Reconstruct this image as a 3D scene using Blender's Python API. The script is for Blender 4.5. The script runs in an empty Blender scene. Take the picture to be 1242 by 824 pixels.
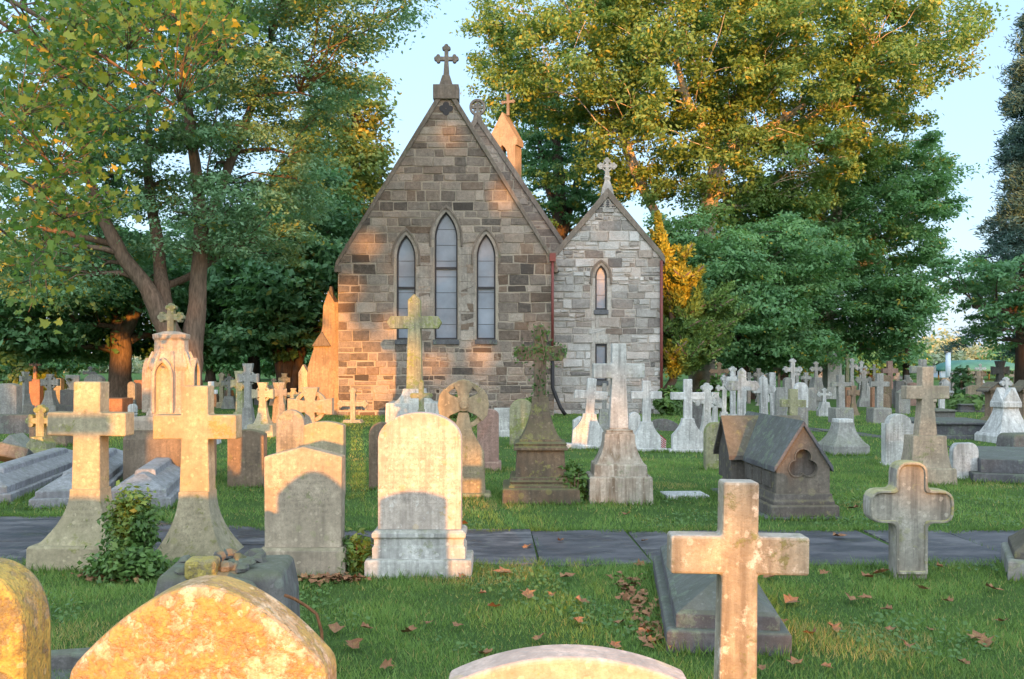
import bpy, bmesh, math, random
import numpy as np
from mathutils import Vector, Matrix
random.seed(7)
rng = np.random.default_rng(11)
SC = bpy.context.scene
COL = SC.collection
R = math.radians
# camera model: eye height, focal length in photograph pixels, horizon row, principal column
H, F, HOR, CX = 1.73, 1150.0, 440.0, 621.0
SUN_AZ, SUN_EL = R(9.5), R(4.0)          # the sun stands behind the camera, a little to the right


def GX(px, Y): return (px - CX) / F * Y
def GZ(py, Y): return H - (py - HOR) / F * Y
def GY(py): return H * F / (py - HOR)

# ------------------------------------------------------------------ node helpers


def new_mat(name):
    m = bpy.data.materials.new(name); m.use_nodes = True
    nt = m.node_tree
    for n in list(nt.nodes):
        nt.nodes.remove(n)
    return m, nt


class NT:
    def __init__(s, nt): s.nt = nt
    def n(s, typ, **kw):
        nd = s.nt.nodes.new(typ)
        for k, v in kw.items():
            if k.startswith('i_'):
                key = k[2:]
                key = int(key) if key.isdigit() else key
                s.set(nd.inputs[key], v)
            else:
                setattr(nd, k, v)
        return nd
    def set(s, sock, v):
        if isinstance(v, bpy.types.NodeSocket):
            s.nt.links.new(v, sock)
        elif isinstance(v, (tuple, list)) and len(v) == 3 and sock.type == 'RGBA':
            sock.default_value = (*v, 1)
        else:
            sock.default_value = v
    def mix(s, fac, a, b, mode='MIX'):
        nd = s.nt.nodes.new('ShaderNodeMix'); nd.data_type = 'RGBA'; nd.blend_type = mode
        s.set(nd.inputs[0], fac); s.set(nd.inputs[6], a); s.set(nd.inputs[7], b)
        return nd.outputs[2]
    def math(s, op, a, b=0.0, clamp=False):
        nd = s.nt.nodes.new('ShaderNodeMath'); nd.operation = op; nd.use_clamp = clamp
        s.set(nd.inputs[0], a); s.set(nd.inputs[1], b)
        return nd.outputs[0]
    def ramp(s, fac, lo, hi):
        nd = s.nt.nodes.new('ShaderNodeMapRange'); nd.clamp = True
        s.set(nd.inputs[0], fac); nd.inputs[1].default_value = lo; nd.inputs[2].default_value = hi
        return nd.outputs[0]
    def noise(s, vec, scale, detail=4, rough=.55, w=None):
        nd = s.nt.nodes.new('ShaderNodeTexNoise')
        if w is not None:
            nd.noise_dimensions = '4D'; s.set(nd.inputs['W'], w)
        s.set(nd.inputs['Vector'], vec)
        nd.inputs['Scale'].default_value = scale; nd.inputs['Detail'].default_value = detail; nd.inputs['Roughness'].default_value = rough
        return nd.outputs['Fac']
    def mapping(s, vec, scale):
        nd = s.nt.nodes.new('ShaderNodeMapping'); s.set(nd.inputs['Vector'], vec); nd.inputs['Scale'].default_value = scale
        return nd.outputs[0]
    def attr(s, name, typ='GEOMETRY'):
        nd = s.nt.nodes.new('ShaderNodeAttribute'); nd.attribute_name = name; nd.attribute_type = typ
        return nd
    def finish(s, color, rough=.85, bump=None, strength=.5, dist=.01, spec=.25):
        p = s.nt.nodes.new('ShaderNodeBsdfPrincipled')
        s.set(p.inputs['Base Color'], color); s.set(p.inputs['Roughness'], rough)
        p.inputs['Specular IOR Level'].default_value = spec
        if bump is not None:
            b = s.nt.nodes.new('ShaderNodeBump'); b.inputs['Strength'].default_value = strength; b.inputs['Distance'].default_value = dist
            s.set(b.inputs['Height'], bump); s.nt.links.new(b.outputs[0], p.inputs['Normal'])
        o = s.nt.nodes.new('ShaderNodeOutputMaterial'); s.nt.links.new(p.outputs[0], o.inputs[0])
        return p


def stone(name, base, lichen=(.35, .30, .08), lichen_amt=.2, streak=.4, dark=.35, moss=0.0, mosscol=(.09, .12, .03), bump=.5, soot=(.05, .045, .04), pale=None, pale_amt=0.0, big=1.0):
    """weathered gravestone: mottling, rain streaks, soot, crusts of lichen, moss on the upper faces, rows of worn lettering"""
    m, nt = new_mat(name); N = NT(nt)
    tc = N.n('ShaderNodeTexCoord'); V = tc.outputs['Object']
    W = N.math('MULTIPLY', N.n('ShaderNodeObjectInfo').outputs['Random'], 40.0)
    n1 = N.noise(V, 3.2 * big, 5, .6, W); n2 = N.noise(V, 26 * big, 5, .65, W); n3 = N.noise(V, 120, 3, .6, W)
    hi = tuple(min(1, c * 1.28 + .012) for c in base); lo = tuple(c * .62 for c in base)
    c = N.mix(N.ramp(n1, .3, .7), lo, hi)
    c = N.mix(N.math('MULTIPLY', N.ramp(n2, .36, .66), .75), c, tuple(x * .52 for x in base))
    st = N.noise(N.mapping(V, (17, 17, 1.3)), 1.0, 4, .6, W)
    c = N.mix(N.math('MULTIPLY', N.ramp(st, .44, .66), streak), c, soot)
    dk = N.noise(V, 2.1 * big, 6, .7, W)
    c = N.mix(N.math('MULTIPLY', N.ramp(dk, .52, .72), dark), c, soot)
    if pale:
        pn = N.noise(V, 9 * big, 6, .72, N.math('ADD', W, 9.0))
        c = N.mix(N.math('MULTIPLY', N.ramp(pn, .60 - .22 * pale_amt, .66 - .1 * pale_amt), .9), c, pale)
    ln = N.noise(V, 13 * big, 6, .72, N.math('ADD', W, 4.0)); ln2 = N.noise(V, 2.4 * big, 2, .5, N.math('ADD', W, 5.0))
    lm = N.ramp(N.math('ADD', ln, N.math('MULTIPLY', ln2, .8)), 1.14 - lichen_amt * .5, 1.2 - lichen_amt * .45)
    c = N.mix(N.math('MULTIPLY', lm, .85), c, N.mix(N.ramp(n2, .3, .7), lichen, tuple(x * .5 for x in lichen)))
    sp_ = N.noise(V, 75 * big, 4, .75, W)
    c = N.mix(N.math('MULTIPLY', N.ramp(sp_, .56, .62), max(.34, .6 * min(1.0, lichen_amt * 1.6))), c, tuple(x * .45 for x in base))
    # lichen rosettes: ragged round spots of two sizes
    wv = N.n('ShaderNodeVectorMath', operation='ADD'); N.set(wv.inputs[0], V)
    dn = N.n('ShaderNodeTexNoise'); dn.inputs['Scale'].default_value = 30; N.set(dn.inputs['Vector'], V)
    sc_ = N.n('ShaderNodeVectorMath', operation='SCALE'); N.set(sc_.inputs[0], dn.outputs['Color']); sc_.inputs['Scale'].default_value = .03
    N.set(wv.inputs[1], sc_.outputs[0])
    for vs, thr, colr in ((9 * big, .62, lichen), (24 * big, .60, pale or tuple(min(1, c_ * 1.35 + .03) for c_ in base))):
        vo = N.n('ShaderNodeTexVoronoi'); vo.inputs['Scale'].default_value = vs; N.set(vo.inputs['Vector'], wv.outputs[0])
        vr = N.n('ShaderNodeSeparateColor', i_0=vo.outputs['Color'])
        rad = N.math('MULTIPLY', N.math('SUBTRACT', vr.outputs[0], thr), 1.1)
        edge = N.math('SUBTRACT', rad, vo.outputs['Distance'])
        c = N.mix(N.math('MULTIPLY', N.ramp(edge, 0, .06), .16 + .5 * min(1, lichen_amt * 1.6)), c, colr)
    if moss > 0:
        ge = N.n('ShaderNodeNewGeometry'); sp = N.n('ShaderNodeSeparateXYZ', i_0=ge.outputs['Normal'])
        up = N.math('MULTIPLY', N.ramp(N.math('ADD', sp.outputs[2], N.math('MULTIPLY', ln, .9)), .62, 1.15), moss)
        c = N.mix(up, c, mosscol)
    c = N.mix(N.math('MULTIPLY', N.ramp(n3, .4, .7), .45), c, tuple(x * .5 for x in base))
    # worn lettering (rows of shallow cuts inside the panel the object asks for)
    sx = N.n('ShaderNodeSeparateXYZ', i_0=V)
    hw = N.attr('panel_half', 'OBJECT').outputs['Fac']; z0 = N.attr('panel_low', 'OBJECT').outputs['Fac']; z1 = N.attr('panel_high', 'OBJECT').outputs['Fac']
    ax = N.math('ABSOLUTE', sx.outputs[0]); rowz = N.math('MULTIPLY', sx.outputs[2], 22.0)
    row = N.math('FRACT', rowz); fl = N.math('FLOOR', rowz)
    cv = N.n('ShaderNodeCombineXYZ'); N.set(cv.inputs[0], N.math('MULTIPLY', sx.outputs[0], 70.0)); N.set(cv.inputs[1], N.math('MULTIPLY', fl, 7.3)); N.set(cv.inputs[2], N.math('MULTIPLY', row, 1.6))
    gl = N.noise(cv.outputs[0], 1.0, 2, .6)
    ind = N.noise(cv.outputs[0], .05, 0, .5)
    mk = N.math('MULTIPLY', N.math('GREATER_THAN', gl, .52), N.math('GREATER_THAN', row, .42))
    mk = N.math('MULTIPLY', mk, N.math('LESS_THAN', ax, N.math('MULTIPLY', hw, N.math('ADD', ind, .45))))
    mk = N.math('MULTIPLY', mk, N.math('MULTIPLY', N.math('GREATER_THAN', sx.outputs[2], z0), N.math('LESS_THAN', sx.outputs[2], z1)))
    mk = N.math('MULTIPLY', mk, N.math('LESS_THAN', sx.outputs[1], 0.0))
    c = N.mix(N.math('MULTIPLY', mk, .2), c, soot)
    hgt = N.math('ADD', N.math('MULTIPLY', n2, .6), N.math('ADD', N.math('MULTIPLY', n3, .35), N.math('MULTIPLY', lm, .25)))
    hgt = N.math('SUBTRACT', hgt, N.math('MULTIPLY', mk, .5))
    N.finish(c, .88, hgt, bump, .012)
    return m


def simple(name, col, rough=.7, var=.3, scale=20, metal=0.0, bump=.2, stretch=(1, 1, 1)):
    m, nt = new_mat(name); N = NT(nt)
    V = N.n('ShaderNodeTexCoord').outputs['Object']
    n = N.noise(N.mapping(V, stretch), scale, 5, .6)
    c = N.mix(N.ramp(n, .3, .7), tuple(x * (1 - var) for x in col), tuple(min(1, x * (1 + var)) for x in col))
    p = N.finish(c, rough, n, bump, .01); p.inputs['Metallic'].default_value = metal
    return m


def leaf_mat(name, dark, light, third=None, trans=.35, rough=.55):
    """leaf colour picked per leaf by the 'tint' attribute; some light passes through"""
    m, nt = new_mat(name); N = NT(nt)
    t = N.attr('tint').outputs['Fac']
    c = N.mix(N.ramp(t, 0, .8), dark, light)
    if third:
        c = N.mix(N.ramp(t, .86, .93), c, third)
    d = N.n('ShaderNodeBsdfPrincipled'); N.set(d.inputs['Base Color'], c); d.inputs['Roughness'].default_value = rough
    d.inputs['Specular IOR Level'].default_value = .3
    tr = N.n('ShaderNodeBsdfTranslucent'); N.set(tr.inputs[0], N.mix(1.0, c, (1.0, 1.0, .55), 'MULTIPLY'))
    mx = N.n('ShaderNodeMixShader'); mx.inputs[0].default_value = trans
    nt.links.new(d.outputs[0], mx.inputs[1]); nt.links.new(tr.outputs[0], mx.inputs[2])
    o = N.n('ShaderNodeOutputMaterial'); nt.links.new(mx.outputs[0], o.inputs[0])
    return m

# ------------------------------------------------------------------ mesh helpers


class MB:
    def __init__(s): s.v = []; s.f = []; s.m = []; s.sm = []
    def add(s, vs, fs, mi=0, smooth=False, mat=None):
        o = len(s.v)
        if mat is not None:
            vs = [tuple(mat @ Vector(v)) for v in vs]
        s.v += [tuple(v) for v in vs]
        for f in fs:
            s.f.append([i + o for i in f]); s.m.append(mi); s.sm.append(smooth)
        return s
    def box(s, x0, x1, y0, y1, z0, z1, mi=0, mat=None):
        v = [(x0, y0, z0), (x1, y0, z0), (x1, y1, z0), (x0, y1, z0), (x0, y0, z1), (x1, y0, z1), (x1, y1, z1), (x0, y1, z1)]
        return s.add(v, [(0, 3, 2, 1), (4, 5, 6, 7), (0, 1, 5, 4), (1, 2, 6, 5), (2, 3, 7, 6), (3, 0, 4, 7)], mi, False, mat)
    def prism(s, out, y0, y1, mi=0, mat=None, smooth=False):
        """outline of (x, z), counter-clockwise seen from the front, extruded from y0 back to y1"""
        n = len(out)
        v = [(x, y0, z) for x, z in out] + [(x, y1, z) for x, z in out]
        f = [list(range(n)), list(range(2 * n - 1, n - 1, -1))]
        s.add(v, f, mi, False, mat)
        o = len(s.v) - 2 * n
        for i in range(n):
            j = (i + 1) % n
            s.f.append([o + j, o + i, o + n + i, o + n + j]); s.m.append(mi); s.sm.append(smooth)
        return s
    def loft(s, secs, mi=0, mat=None, cy=0.0, smooth=False):
        """stack of rectangles (z, half width, half depth)"""
        v = []
        for z, hx, hy in secs:
            v += [(-hx, cy - hy, z), (hx, cy - hy, z), (hx, cy + hy, z), (-hx, cy + hy, z)]
        f = [(0, 3, 2, 1)]
        for k in range(len(secs) - 1):
            a = 4 * k
            for i in range(4):
                j = (i + 1) % 4
                f.append((a + i, a + j, a + 4 + j, a + 4 + i))
        a = 4 * (len(secs) - 1); f.append((a, a + 1, a + 2, a + 3))
        return s.add(v, f, mi, smooth, mat)
    def ring(s, cx, cz, r0, r1, y0, y1, n=40, mi=0, a0=0.0, a1=2 * math.pi, mat=None):
        full = abs(a1 - a0 - 2 * math.pi) < 1e-6
        m = n if full else n + 1
        v = []
        for i in range(m):
            a = a0 + (a1 - a0) * i / n
            c, q = math.cos(a), math.sin(a)
            v += [(cx + r0 * c, y0, cz + r0 * q), (cx + r1 * c, y0, cz + r1 * q), (cx + r1 * c, y1, cz + r1 * q), (cx + r0 * c, y1, cz + r0 * q)]
        f = []
        for i in range(n):
            a, b = 4 * i, 4 * ((i + 1) % m)
            for k in range(4):
                l = (k + 1) % 4
                f.append((a + k, a + l, b + l, b + k))
        return s.add(v, f, mi, False, mat)
    def disc(s, cx, cz, r, y0, y1, n=20, mi=0, mat=None):
        return s.prism([(cx + r * math.cos(2 * math.pi * i / n), cz + r * math.sin(2 * math.pi * i / n)) for i in range(n)], y0, y1, mi, mat)
    def lathe(s, prof, n=16, mi=0, mat=None, smooth=True, c=(0, 0), rot=0.0):
        v = []
        for r, z in prof:
            for i in range(n):
                a = 2 * math.pi * i / n + rot
                v.append((c[0] + r * math.cos(a), c[1] + r * math.sin(a), z))
        f = [tuple(range(n - 1, -1, -1))]
        for k in range(len(prof) - 1):
            for i in range(n):
                j = (i + 1) % n
                f.append((k * n + i, k * n + j, (k + 1) * n + j, (k + 1) * n + i))
        f.append(tuple(range((len(prof) - 1) * n, len(prof) * n)))
        return s.add(v, f, mi, smooth, mat)
    def tube(s, pts, rad, n=8, mi=0, smooth=True):
        pts = [Vector(p) for p in pts]
        v = []; prev = None
        for i, p in enumerate(pts):
            d = (pts[min(i + 1, len(pts) - 1)] - pts[max(i - 1, 0)])
            d = d.normalized() if d.length > 1e-9 else Vector((0, 0, 1))
            u = (Vector((1, 0, 0)) if prev is None else prev)
            u = u - d * u.dot(d)
            if u.length < 1e-4:
                u = Vector((0, 1, 0)) - d * d.y
            u.normalize(); prev = u; w = d.cross(u)
            r = rad[i] if isinstance(rad, (list, tuple)) else rad
            for k in range(n):
                a = 2 * math.pi * k / n
                v.append(tuple(p + u * (r * math.cos(a)) + w * (r * math.sin(a))))
        f = []
        for i in range(len(pts) - 1):
            for k in range(n):
                l = (k + 1) % n
                f.append((i * n + k, i * n + l, (i + 1) * n + l, (i + 1) * n + k))
        f.append(tuple(range(n - 1, -1, -1))); f.append(tuple((len(pts) - 1) * n + k for k in range(n)))
        return s.add(v, f, mi, smooth)
    def build(s, name, mats, parent=None, bevel=0.0, seg=2, loc=None):
        me = bpy.data.meshes.new(name); me.from_pydata(s.v, [], s.f)
        mats = mats if isinstance(mats, (list, tuple)) else [mats]
        for m in mats:
            me.materials.append(m)
        me.polygons.foreach_set('material_index', s.m); me.polygons.foreach_set('use_smooth', s.sm)
        me.update()
        o = bpy.data.objects.new(name, me); COL.objects.link(o)
        if parent is not None:
            o.parent = parent
        if loc is not None:
            o.location = loc
        if bevel > 0:
            b = o.modifiers.new('bevel', 'BEVEL'); b.width = bevel; b.segments = seg; b.limit_method = 'ANGLE'; b.angle_limit = R(28)
            b.use_clamp_overlap = True
        return o


def tag(o, label, cat, group=None, kind=None):
    if label: o['label'] = label
    if cat: o['category'] = cat
    if group: o['group'] = group
    if kind: o['kind'] = kind
    return o


def thing(name, label, cat, loc, rz=0.0, tilt=(0, 0), group=None):
    o = bpy.data.objects.new(name, None); COL.objects.link(o); o.empty_display_size = .2
    o.location = loc; o.rotation_euler = (tilt[0], tilt[1], rz)
    return tag(o, label, cat, group)


def poly_mesh(name, tmpl, pos, ex, ey, ez, size, tint, mat, parent=None):
    """many small faces: template polygon (k,3) placed at pos with per-face axes"""
    n, k = len(pos), len(tmpl)
    t = np.asarray(tmpl, float)
    co = pos[:, None, :] + size[:, None, None] * (t[None, :, 0, None] * ex[:, None, :] + t[None, :, 1, None] * ey[:, None, :] + t[None, :, 2, None] * ez[:, None, :])
    me = bpy.data.meshes.new(name)
    me.vertices.add(n * k); me.vertices.foreach_set('co', co.reshape(-1).astype(np.float32))
    me.loops.add(n * k); me.loops.foreach_set('vertex_index', np.arange(n * k, dtype=np.int32))
    me.polygons.add(n); me.polygons.foreach_set('loop_start', np.arange(0, n * k, k, dtype=np.int32))
    me.polygons.foreach_set('loop_total', np.full(n, k, dtype=np.int32))
    a = me.attributes.new('tint', 'FLOAT', 'FACE'); a.data.foreach_set('value', tint.astype(np.float32))
    me.materials.append(mat); me.update(calc_edges=True)
    o = bpy.data.objects.new(name, me); COL.objects.link(o)
    if parent is not None: o.parent = parent
    return o


def frames(nrm):
    n = nrm / np.linalg.norm(nrm, axis=1, keepdims=True)
    ref = rng.normal(size=n.shape)
    ex = np.cross(n, ref); ex /= np.linalg.norm(ex, axis=1, keepdims=True)
    return ex, np.cross(n, ex), n

LEAF = [(-.5, 0, 0), (0, -.27, .07), (.55, 0, -.05), (0, .27, .07)]
STAR = [(-.5, 0, 0), (-.34, -.36, .10), (-.08, -.27, .03), (.16, -.50, .16), (.22, -.20, .02), (.60, .04, -.16), (.24, .18, .03), (.14, .46, .14), (-.06, .26, .04), (-.30, .38, .12)]
NEEDLE = [(-.5, -.06, 0), (.1, -.10, .02), (.5, 0, 0), (.1, .10, .02)]

# ------------------------------------------------------------------ materials
M = {}
M['sand_gold'] = stone('warm_sandstone', (.46, .40, .27), (.30, .30, .10), .25, .22, .22, .3)
M['sand'] = stone('buff_sandstone', (.44, .37, .28), (.30, .31, .16), .2, .35, .25, .3)
M['grey'] = stone('grey_granite', (.33, .33, .31), (.34, .36, .25), .25, .4, .3, .35)
M['grey_dark'] = stone('dark_grey_stone', (.17, .165, .16), (.22, .27, .22), .25, .4, .35, .4)
M['marble'] = stone('weathered_marble', (.60, .60, .57), (.36, .37, .28), .18, .5, .3, .3)
M['white'] = stone('white_marble', (.66, .67, .66), (.42, .42, .34), .12, .5, .28, .15)
M['white_grimy'] = stone('grimy_white_marble', (.52, .53, .52), (.36, .38, .28), .2, .65, .4, .25)
M['mossy'] = stone('moss_covered_stone', (.17, .135, .095), (.26, .26, .09), .30, .6, .5, .55, (.09, .11, .035))
M['green'] = stone('algae_green_stone', (.36, .35, .22), (.25, .29, .08), .4, .5, .28, .7, (.14, .17, .03))
M['brown'] = stone('brownstone', (.27, .20, .14), (.24, .22, .10), .3, .4, .35, .4)
M['pink'] = stone('pink_granite', (.42, .27, .22), (.30, .29, .20), .12, .35, .25, .2)
M['terracotta'] = stone('red_sandstone', (.38, .20, .12), (.30, .22, .08), .1, .3, .2, .2)
M['ledger'] = stone('pale_blue_grey_ledger', (.34, .345, .37), (.26, .30, .22), .2, .35, .4, .2)
M['tan_green'] = stone('tan_ring_cross_stone', (.42, .35, .23), (.30, .30, .10), .25, .4, .25, .45, (.20, .20, .06))
M['tomb'] = stone('dark_brown_tomb_stone', (.135, .122, .11), (.24, .23, .12), .25, .55, .4, .35, (.13, .12, .05))
M['slatestone'] = stone('blue_grey_slate_stone', (.13, .135, .15), (.20, .25, .2), .3, .3, .35, .3)
M['lichen_big'] = stone('orange_lichen_stone', (.52, .36, .24), (.48, .34, .10), .50, .15, .45, .25, (.34, .31, .07), bump=1.0, pale=(.68, .56, .42), pale_amt=.5, big=1.9, soot=(.10, .085, .06))
M['lichen_dark'] = stone('lichen_and_soot_stone', (.36, .29, .16), (.50, .40, .10), .6, .45, .7, .3, (.28, .26, .06), bump=.9, soot=(.035, .05, .06), big=1.6)
M['rose'] = stone('rose_marble', (.66, .50, .40), (.58, .42, .10), .16, .25, .12, .12, (.46, .46, .44), big=1.4)
M['fg_cross'] = stone('speckled_limestone', (.47, .42, .32), (.24, .26, .09), .30, .75, .22, .35, (.44, .44, .42), bump=.9, soot=(.13, .10, .07), pale=(.66, .62, .55), pale_amt=.15)
M['yellow'] = stone('yellow_lichen_cross', (.40, .38, .33), (.34, .34, .20), .3, .75, .35, .6, (.33, .32, .10))
M['yellow_edge'] = stone('yellow_lichen_border', (.40, .38, .32), (.40, .37, .12), .35, .6, .35, .6, (.32, .32, .10))
M['iron'] = simple('rusty_iron', (.16, .07, .03), .8, .4, 40)
M['pipe_red'] = simple('oxblood_downpipe_paint', (.16, .045, .04), .5, .25, 30)
M['pipe_black'] = simple('black_iron', (.015, .015, .017), .5, .3, 30)
M['lead'] = simple('dark_window_lead', (.035, .035, .04), .5, .3, 30)
M['bark'] = simple('brown_bark', (.13, .092, .068), .9, .45, 9, bump=.9, stretch=(2, 2, .4))
M['bark_dark'] = simple('dark_bark', (.075, .055, .045), .9, .4, 9, bump=.9, stretch=(2, 2, .4))
M['bark_plane'] = simple('mottled_plane_bark', (.42, .36, .29), .85, .45, 3.0, bump=.4)
M['wood'] = simple('thin_wood', (.25, .17, .09), .8, .2, 30)

# ------------------------------------------------------------------ world, sun, camera
SC.world = bpy.data.worlds.new('World'); SC.world.use_nodes = True
wn = SC.world.node_tree; bg = wn.nodes['Background']
sky = wn.nodes.new('ShaderNodeTexSky'); sky.sky_type = 'NISHITA'; sky.sun_disc = False
sky.sun_elevation = SUN_EL; sky.altitude = 60; sky.air_density = 1.0; sky.dust_density = 1.2; sky.ozone_density = 1.0
# sun direction (towards the sun): azimuth 9.5 deg right of straight behind the camera
sdir = Vector((math.sin(SUN_AZ) * math.cos(SUN_EL), -math.cos(SUN_AZ) * math.cos(SUN_EL), math.sin(SUN_EL)))
sky.sun_rotation = math.pi - SUN_AZ
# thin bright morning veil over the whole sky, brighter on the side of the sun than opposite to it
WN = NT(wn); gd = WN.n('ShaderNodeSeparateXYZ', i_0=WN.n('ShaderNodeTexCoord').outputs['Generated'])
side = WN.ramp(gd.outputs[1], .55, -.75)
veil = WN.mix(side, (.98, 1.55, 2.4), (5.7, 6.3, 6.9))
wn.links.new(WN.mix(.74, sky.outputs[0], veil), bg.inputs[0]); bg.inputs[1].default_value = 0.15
sl = bpy.data.lights.new('sun', 'SUN'); sl.energy = 2.7; sl.angle = R(.5); sl.color = (1.0, .39, .06)
so = bpy.data.objects.new('sun', sl); COL.objects.link(so); so.location = (10, -40, 20)
so.rotation_euler = sdir.to_track_quat('Z', 'Y').to_euler()
cam = bpy.data.cameras.new('camera'); cam.sensor_width = 36; cam.lens = F / 1242 * 36; cam.shift_y = (HOR - 412) / 1242
cam.clip_start = .05; cam.clip_end = 2000
co = bpy.data.objects.new('camera', cam); COL.objects.link(co); co.location = (0, 0, H); co.rotation_euler = (R(90), 0, 0)
SC.camera = co
SC.view_settings.view_transform = 'Standard'; SC.view_settings.look = 'None'; SC.view_settings.gamma = 1
SC.view_settings.exposure = 2.05
SC.render.engine = 'CYCLES'
SC.cycles.max_bounces = 6; SC.cycles.diffuse_bounces = 4; SC.cycles.transparent_max_bounces = 4
SC.cycles.use_denoising = True

# ------------------------------------------------------------------ ground, path, grass
PATH_BACK, PATH_FRONT = 9.7, 8.0


def ground_mat():
    m, nt = new_mat('lawn_soil'); N = NT(nt)
    V = N.n('ShaderNodeTexCoord').outputs['Object']
    a = N.noise(V, .35, 5, .6); b = N.noise(V, 5, 6, .7); c3 = N.noise(V, 45, 4, .7)
    c = N.mix(N.ramp(a, .35, .65), (.060, .130, .034), (.095, .175, .045))
    c = N.mix(N.ramp(b, .35, .75), c, (.042, .095, .026))
    c = N.mix(N.math('MULTIPLY', N.ramp(N.noise(V, .9, 5, .65), .6, .74), .6), c, (.14, .12, .045))
    c = N.mix(N.ramp(c3, .45, .75), c, (.10, .15, .04))
    N.finish(c, .95, N.math('ADD', b, c3), 1.0, .05, .1)
    return m


def flag_mat():
    m, nt = new_mat('flagstone'); N = NT(nt)
    V = N.n('ShaderNodeTexCoord').outputs['Object']
    t = N.attr('tint').outputs['Fac']
    a = N.noise(N.mapping(V, (.8, 2, 1)), 2.2, 6, .65); b = N.noise(V, 60, 4, .6)
    c = N.mix(t, (.085, .085, .09), (.19, .185, .18))
    c = N.mix(N.ramp(N.noise(V, .9, 6, .7), .4, .6), c, (.068, .066, .068))
    c = N.mix(N.ramp(a, .42, .56), c, (.028, .029, .033))
    c = N.mix(N.math('MULTIPLY', N.ramp(N.noise(V, 7, 5, .7), .58, .68), .5), c, (.16, .17, .12))
    c = N.mix(N.math('MULTIPLY', b, .5), c, (.08, .08, .085))
    rg = N.math('SUBTRACT', .75, N.math('MULTIPLY', N.ramp(a, .5, .66), .45))
    N.finish(c, rg, N.math('ADD', a, N.math('MULTIPLY', b, .4)), .5, .012, .4)
    return m

g = MB(); NX = 60
xs = np.linspace(-260, 260, 41); ys = np.linspace(-90, 620, 56)
for j, y in enumerate(ys):
    for i, x in enumerate(xs):
        g.v.append((x, y, 0.0))
for j in range(len(ys) - 1):
    for i in range(len(xs) - 1):
        a = j * len(xs) + i
        g.f.append([a, a + 1, a + 1 + len(xs), a + len(xs)]); g.m.append(0); g.sm.append(False)
tag(g.build('ground', ground_mat()), None, None, None, 'structure')


def path_flags(name, quads, mat, seed=1):
    """each flag a slightly tilted slab, one sheet"""
    rr = random.Random(seed); b = MB(); tints = []
    for q in quads:
        cx = sum(p[0] for p in q) / 4; cy = sum(p[1] for p in q) / 4
        zz = [.006 + rr.uniform(0, .028) for _ in q]
        top = [(p[0], p[1], z) for p, z in zip(q, zz)]
        sub = [(p[0] + (p[0] - cx) * .01, p[1] + (p[1] - cy) * .01, -.03) for p in q]
        n0 = len(b.f)
        b.add(top + sub, [(0, 1, 2, 3)] + [(i, i + 4, (i + 1) % 4 + 4, (i + 1) % 4) for i in range(4)])
        tints += [rr.random()] * (len(b.f) - n0)
    o = b.build(name, mat)
    at = o.data.attributes.new('tint', 'FLOAT', 'FACE'); at.data.foreach_set('value', tints)
    return tag(o, None, None, None, 'structure')

FM = flag_mat()
rr = random.Random(5); quads = []
x = -16.0
joints = [-16.0]
while x < 16:
    x += rr.uniform(.8, 1.5); joints.append(x)
for i in range(len(joints) - 1):
    a, b2 = joints[i] + .016, joints[i + 1] - .016
    f0, f1 = [PATH_FRONT + .12 * math.sin(xx * .6) * .4 + rr.uniform(-.03, .03) for xx in (a, b2)]
    k0, k1 = [PATH_BACK + (.0 if xx > -2.5 else min(.9, (-2.5 - xx) * .45)) + rr.uniform(-.03, .03) for xx in (a, b2)]
    s0 = rr.uniform(-.06, .06)
    if a < -2.6:
        mid = 8.95 + rr.uniform(-.1, .1)
        quads.append([(a, f0), (b2, f1), (b2 + s0, mid), (a + s0, mid + .03)])
        quads.append([(a + s0, mid + .06), (b2 + s0, mid + .04), (b2, k1), (a, k0)])
    else:
        quads.append([(a, f0), (b2, f1), (b2 + s0, k1), (a + s0, k0)])
path_flags('path', quads, FM)
qs = []
pts = [(925, 516), (985, 521), (1060, 529), (1130, 539), (1200, 552), (1300, 575)]
for (p0, q0), (p1, q1) in zip(pts[:-1], pts[1:]):
    for t0, t1 in ((0, .48), (.5, .98)):
        e = []
        for t in (t0, t1):
            px, py = p0 + (p1 - p0) * t, q0 + (q1 - q0) * t
            Y = GY(py); e.append((GX(px, Y), Y))
        qs.append([(e[0][0], e[0][1] - 1.0), (e[1][0], e[1][1] - 1.0), (e[1][0], e[1][1] + .6), (e[0][0], e[0][1] + .6)])
path_flags('footpath', qs, FM, 3)

M['grass'] = leaf_mat('grass_blades', (.085, .17, .045), (.225, .37, .10), (.44, .38, .15), .42, .6)


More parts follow.
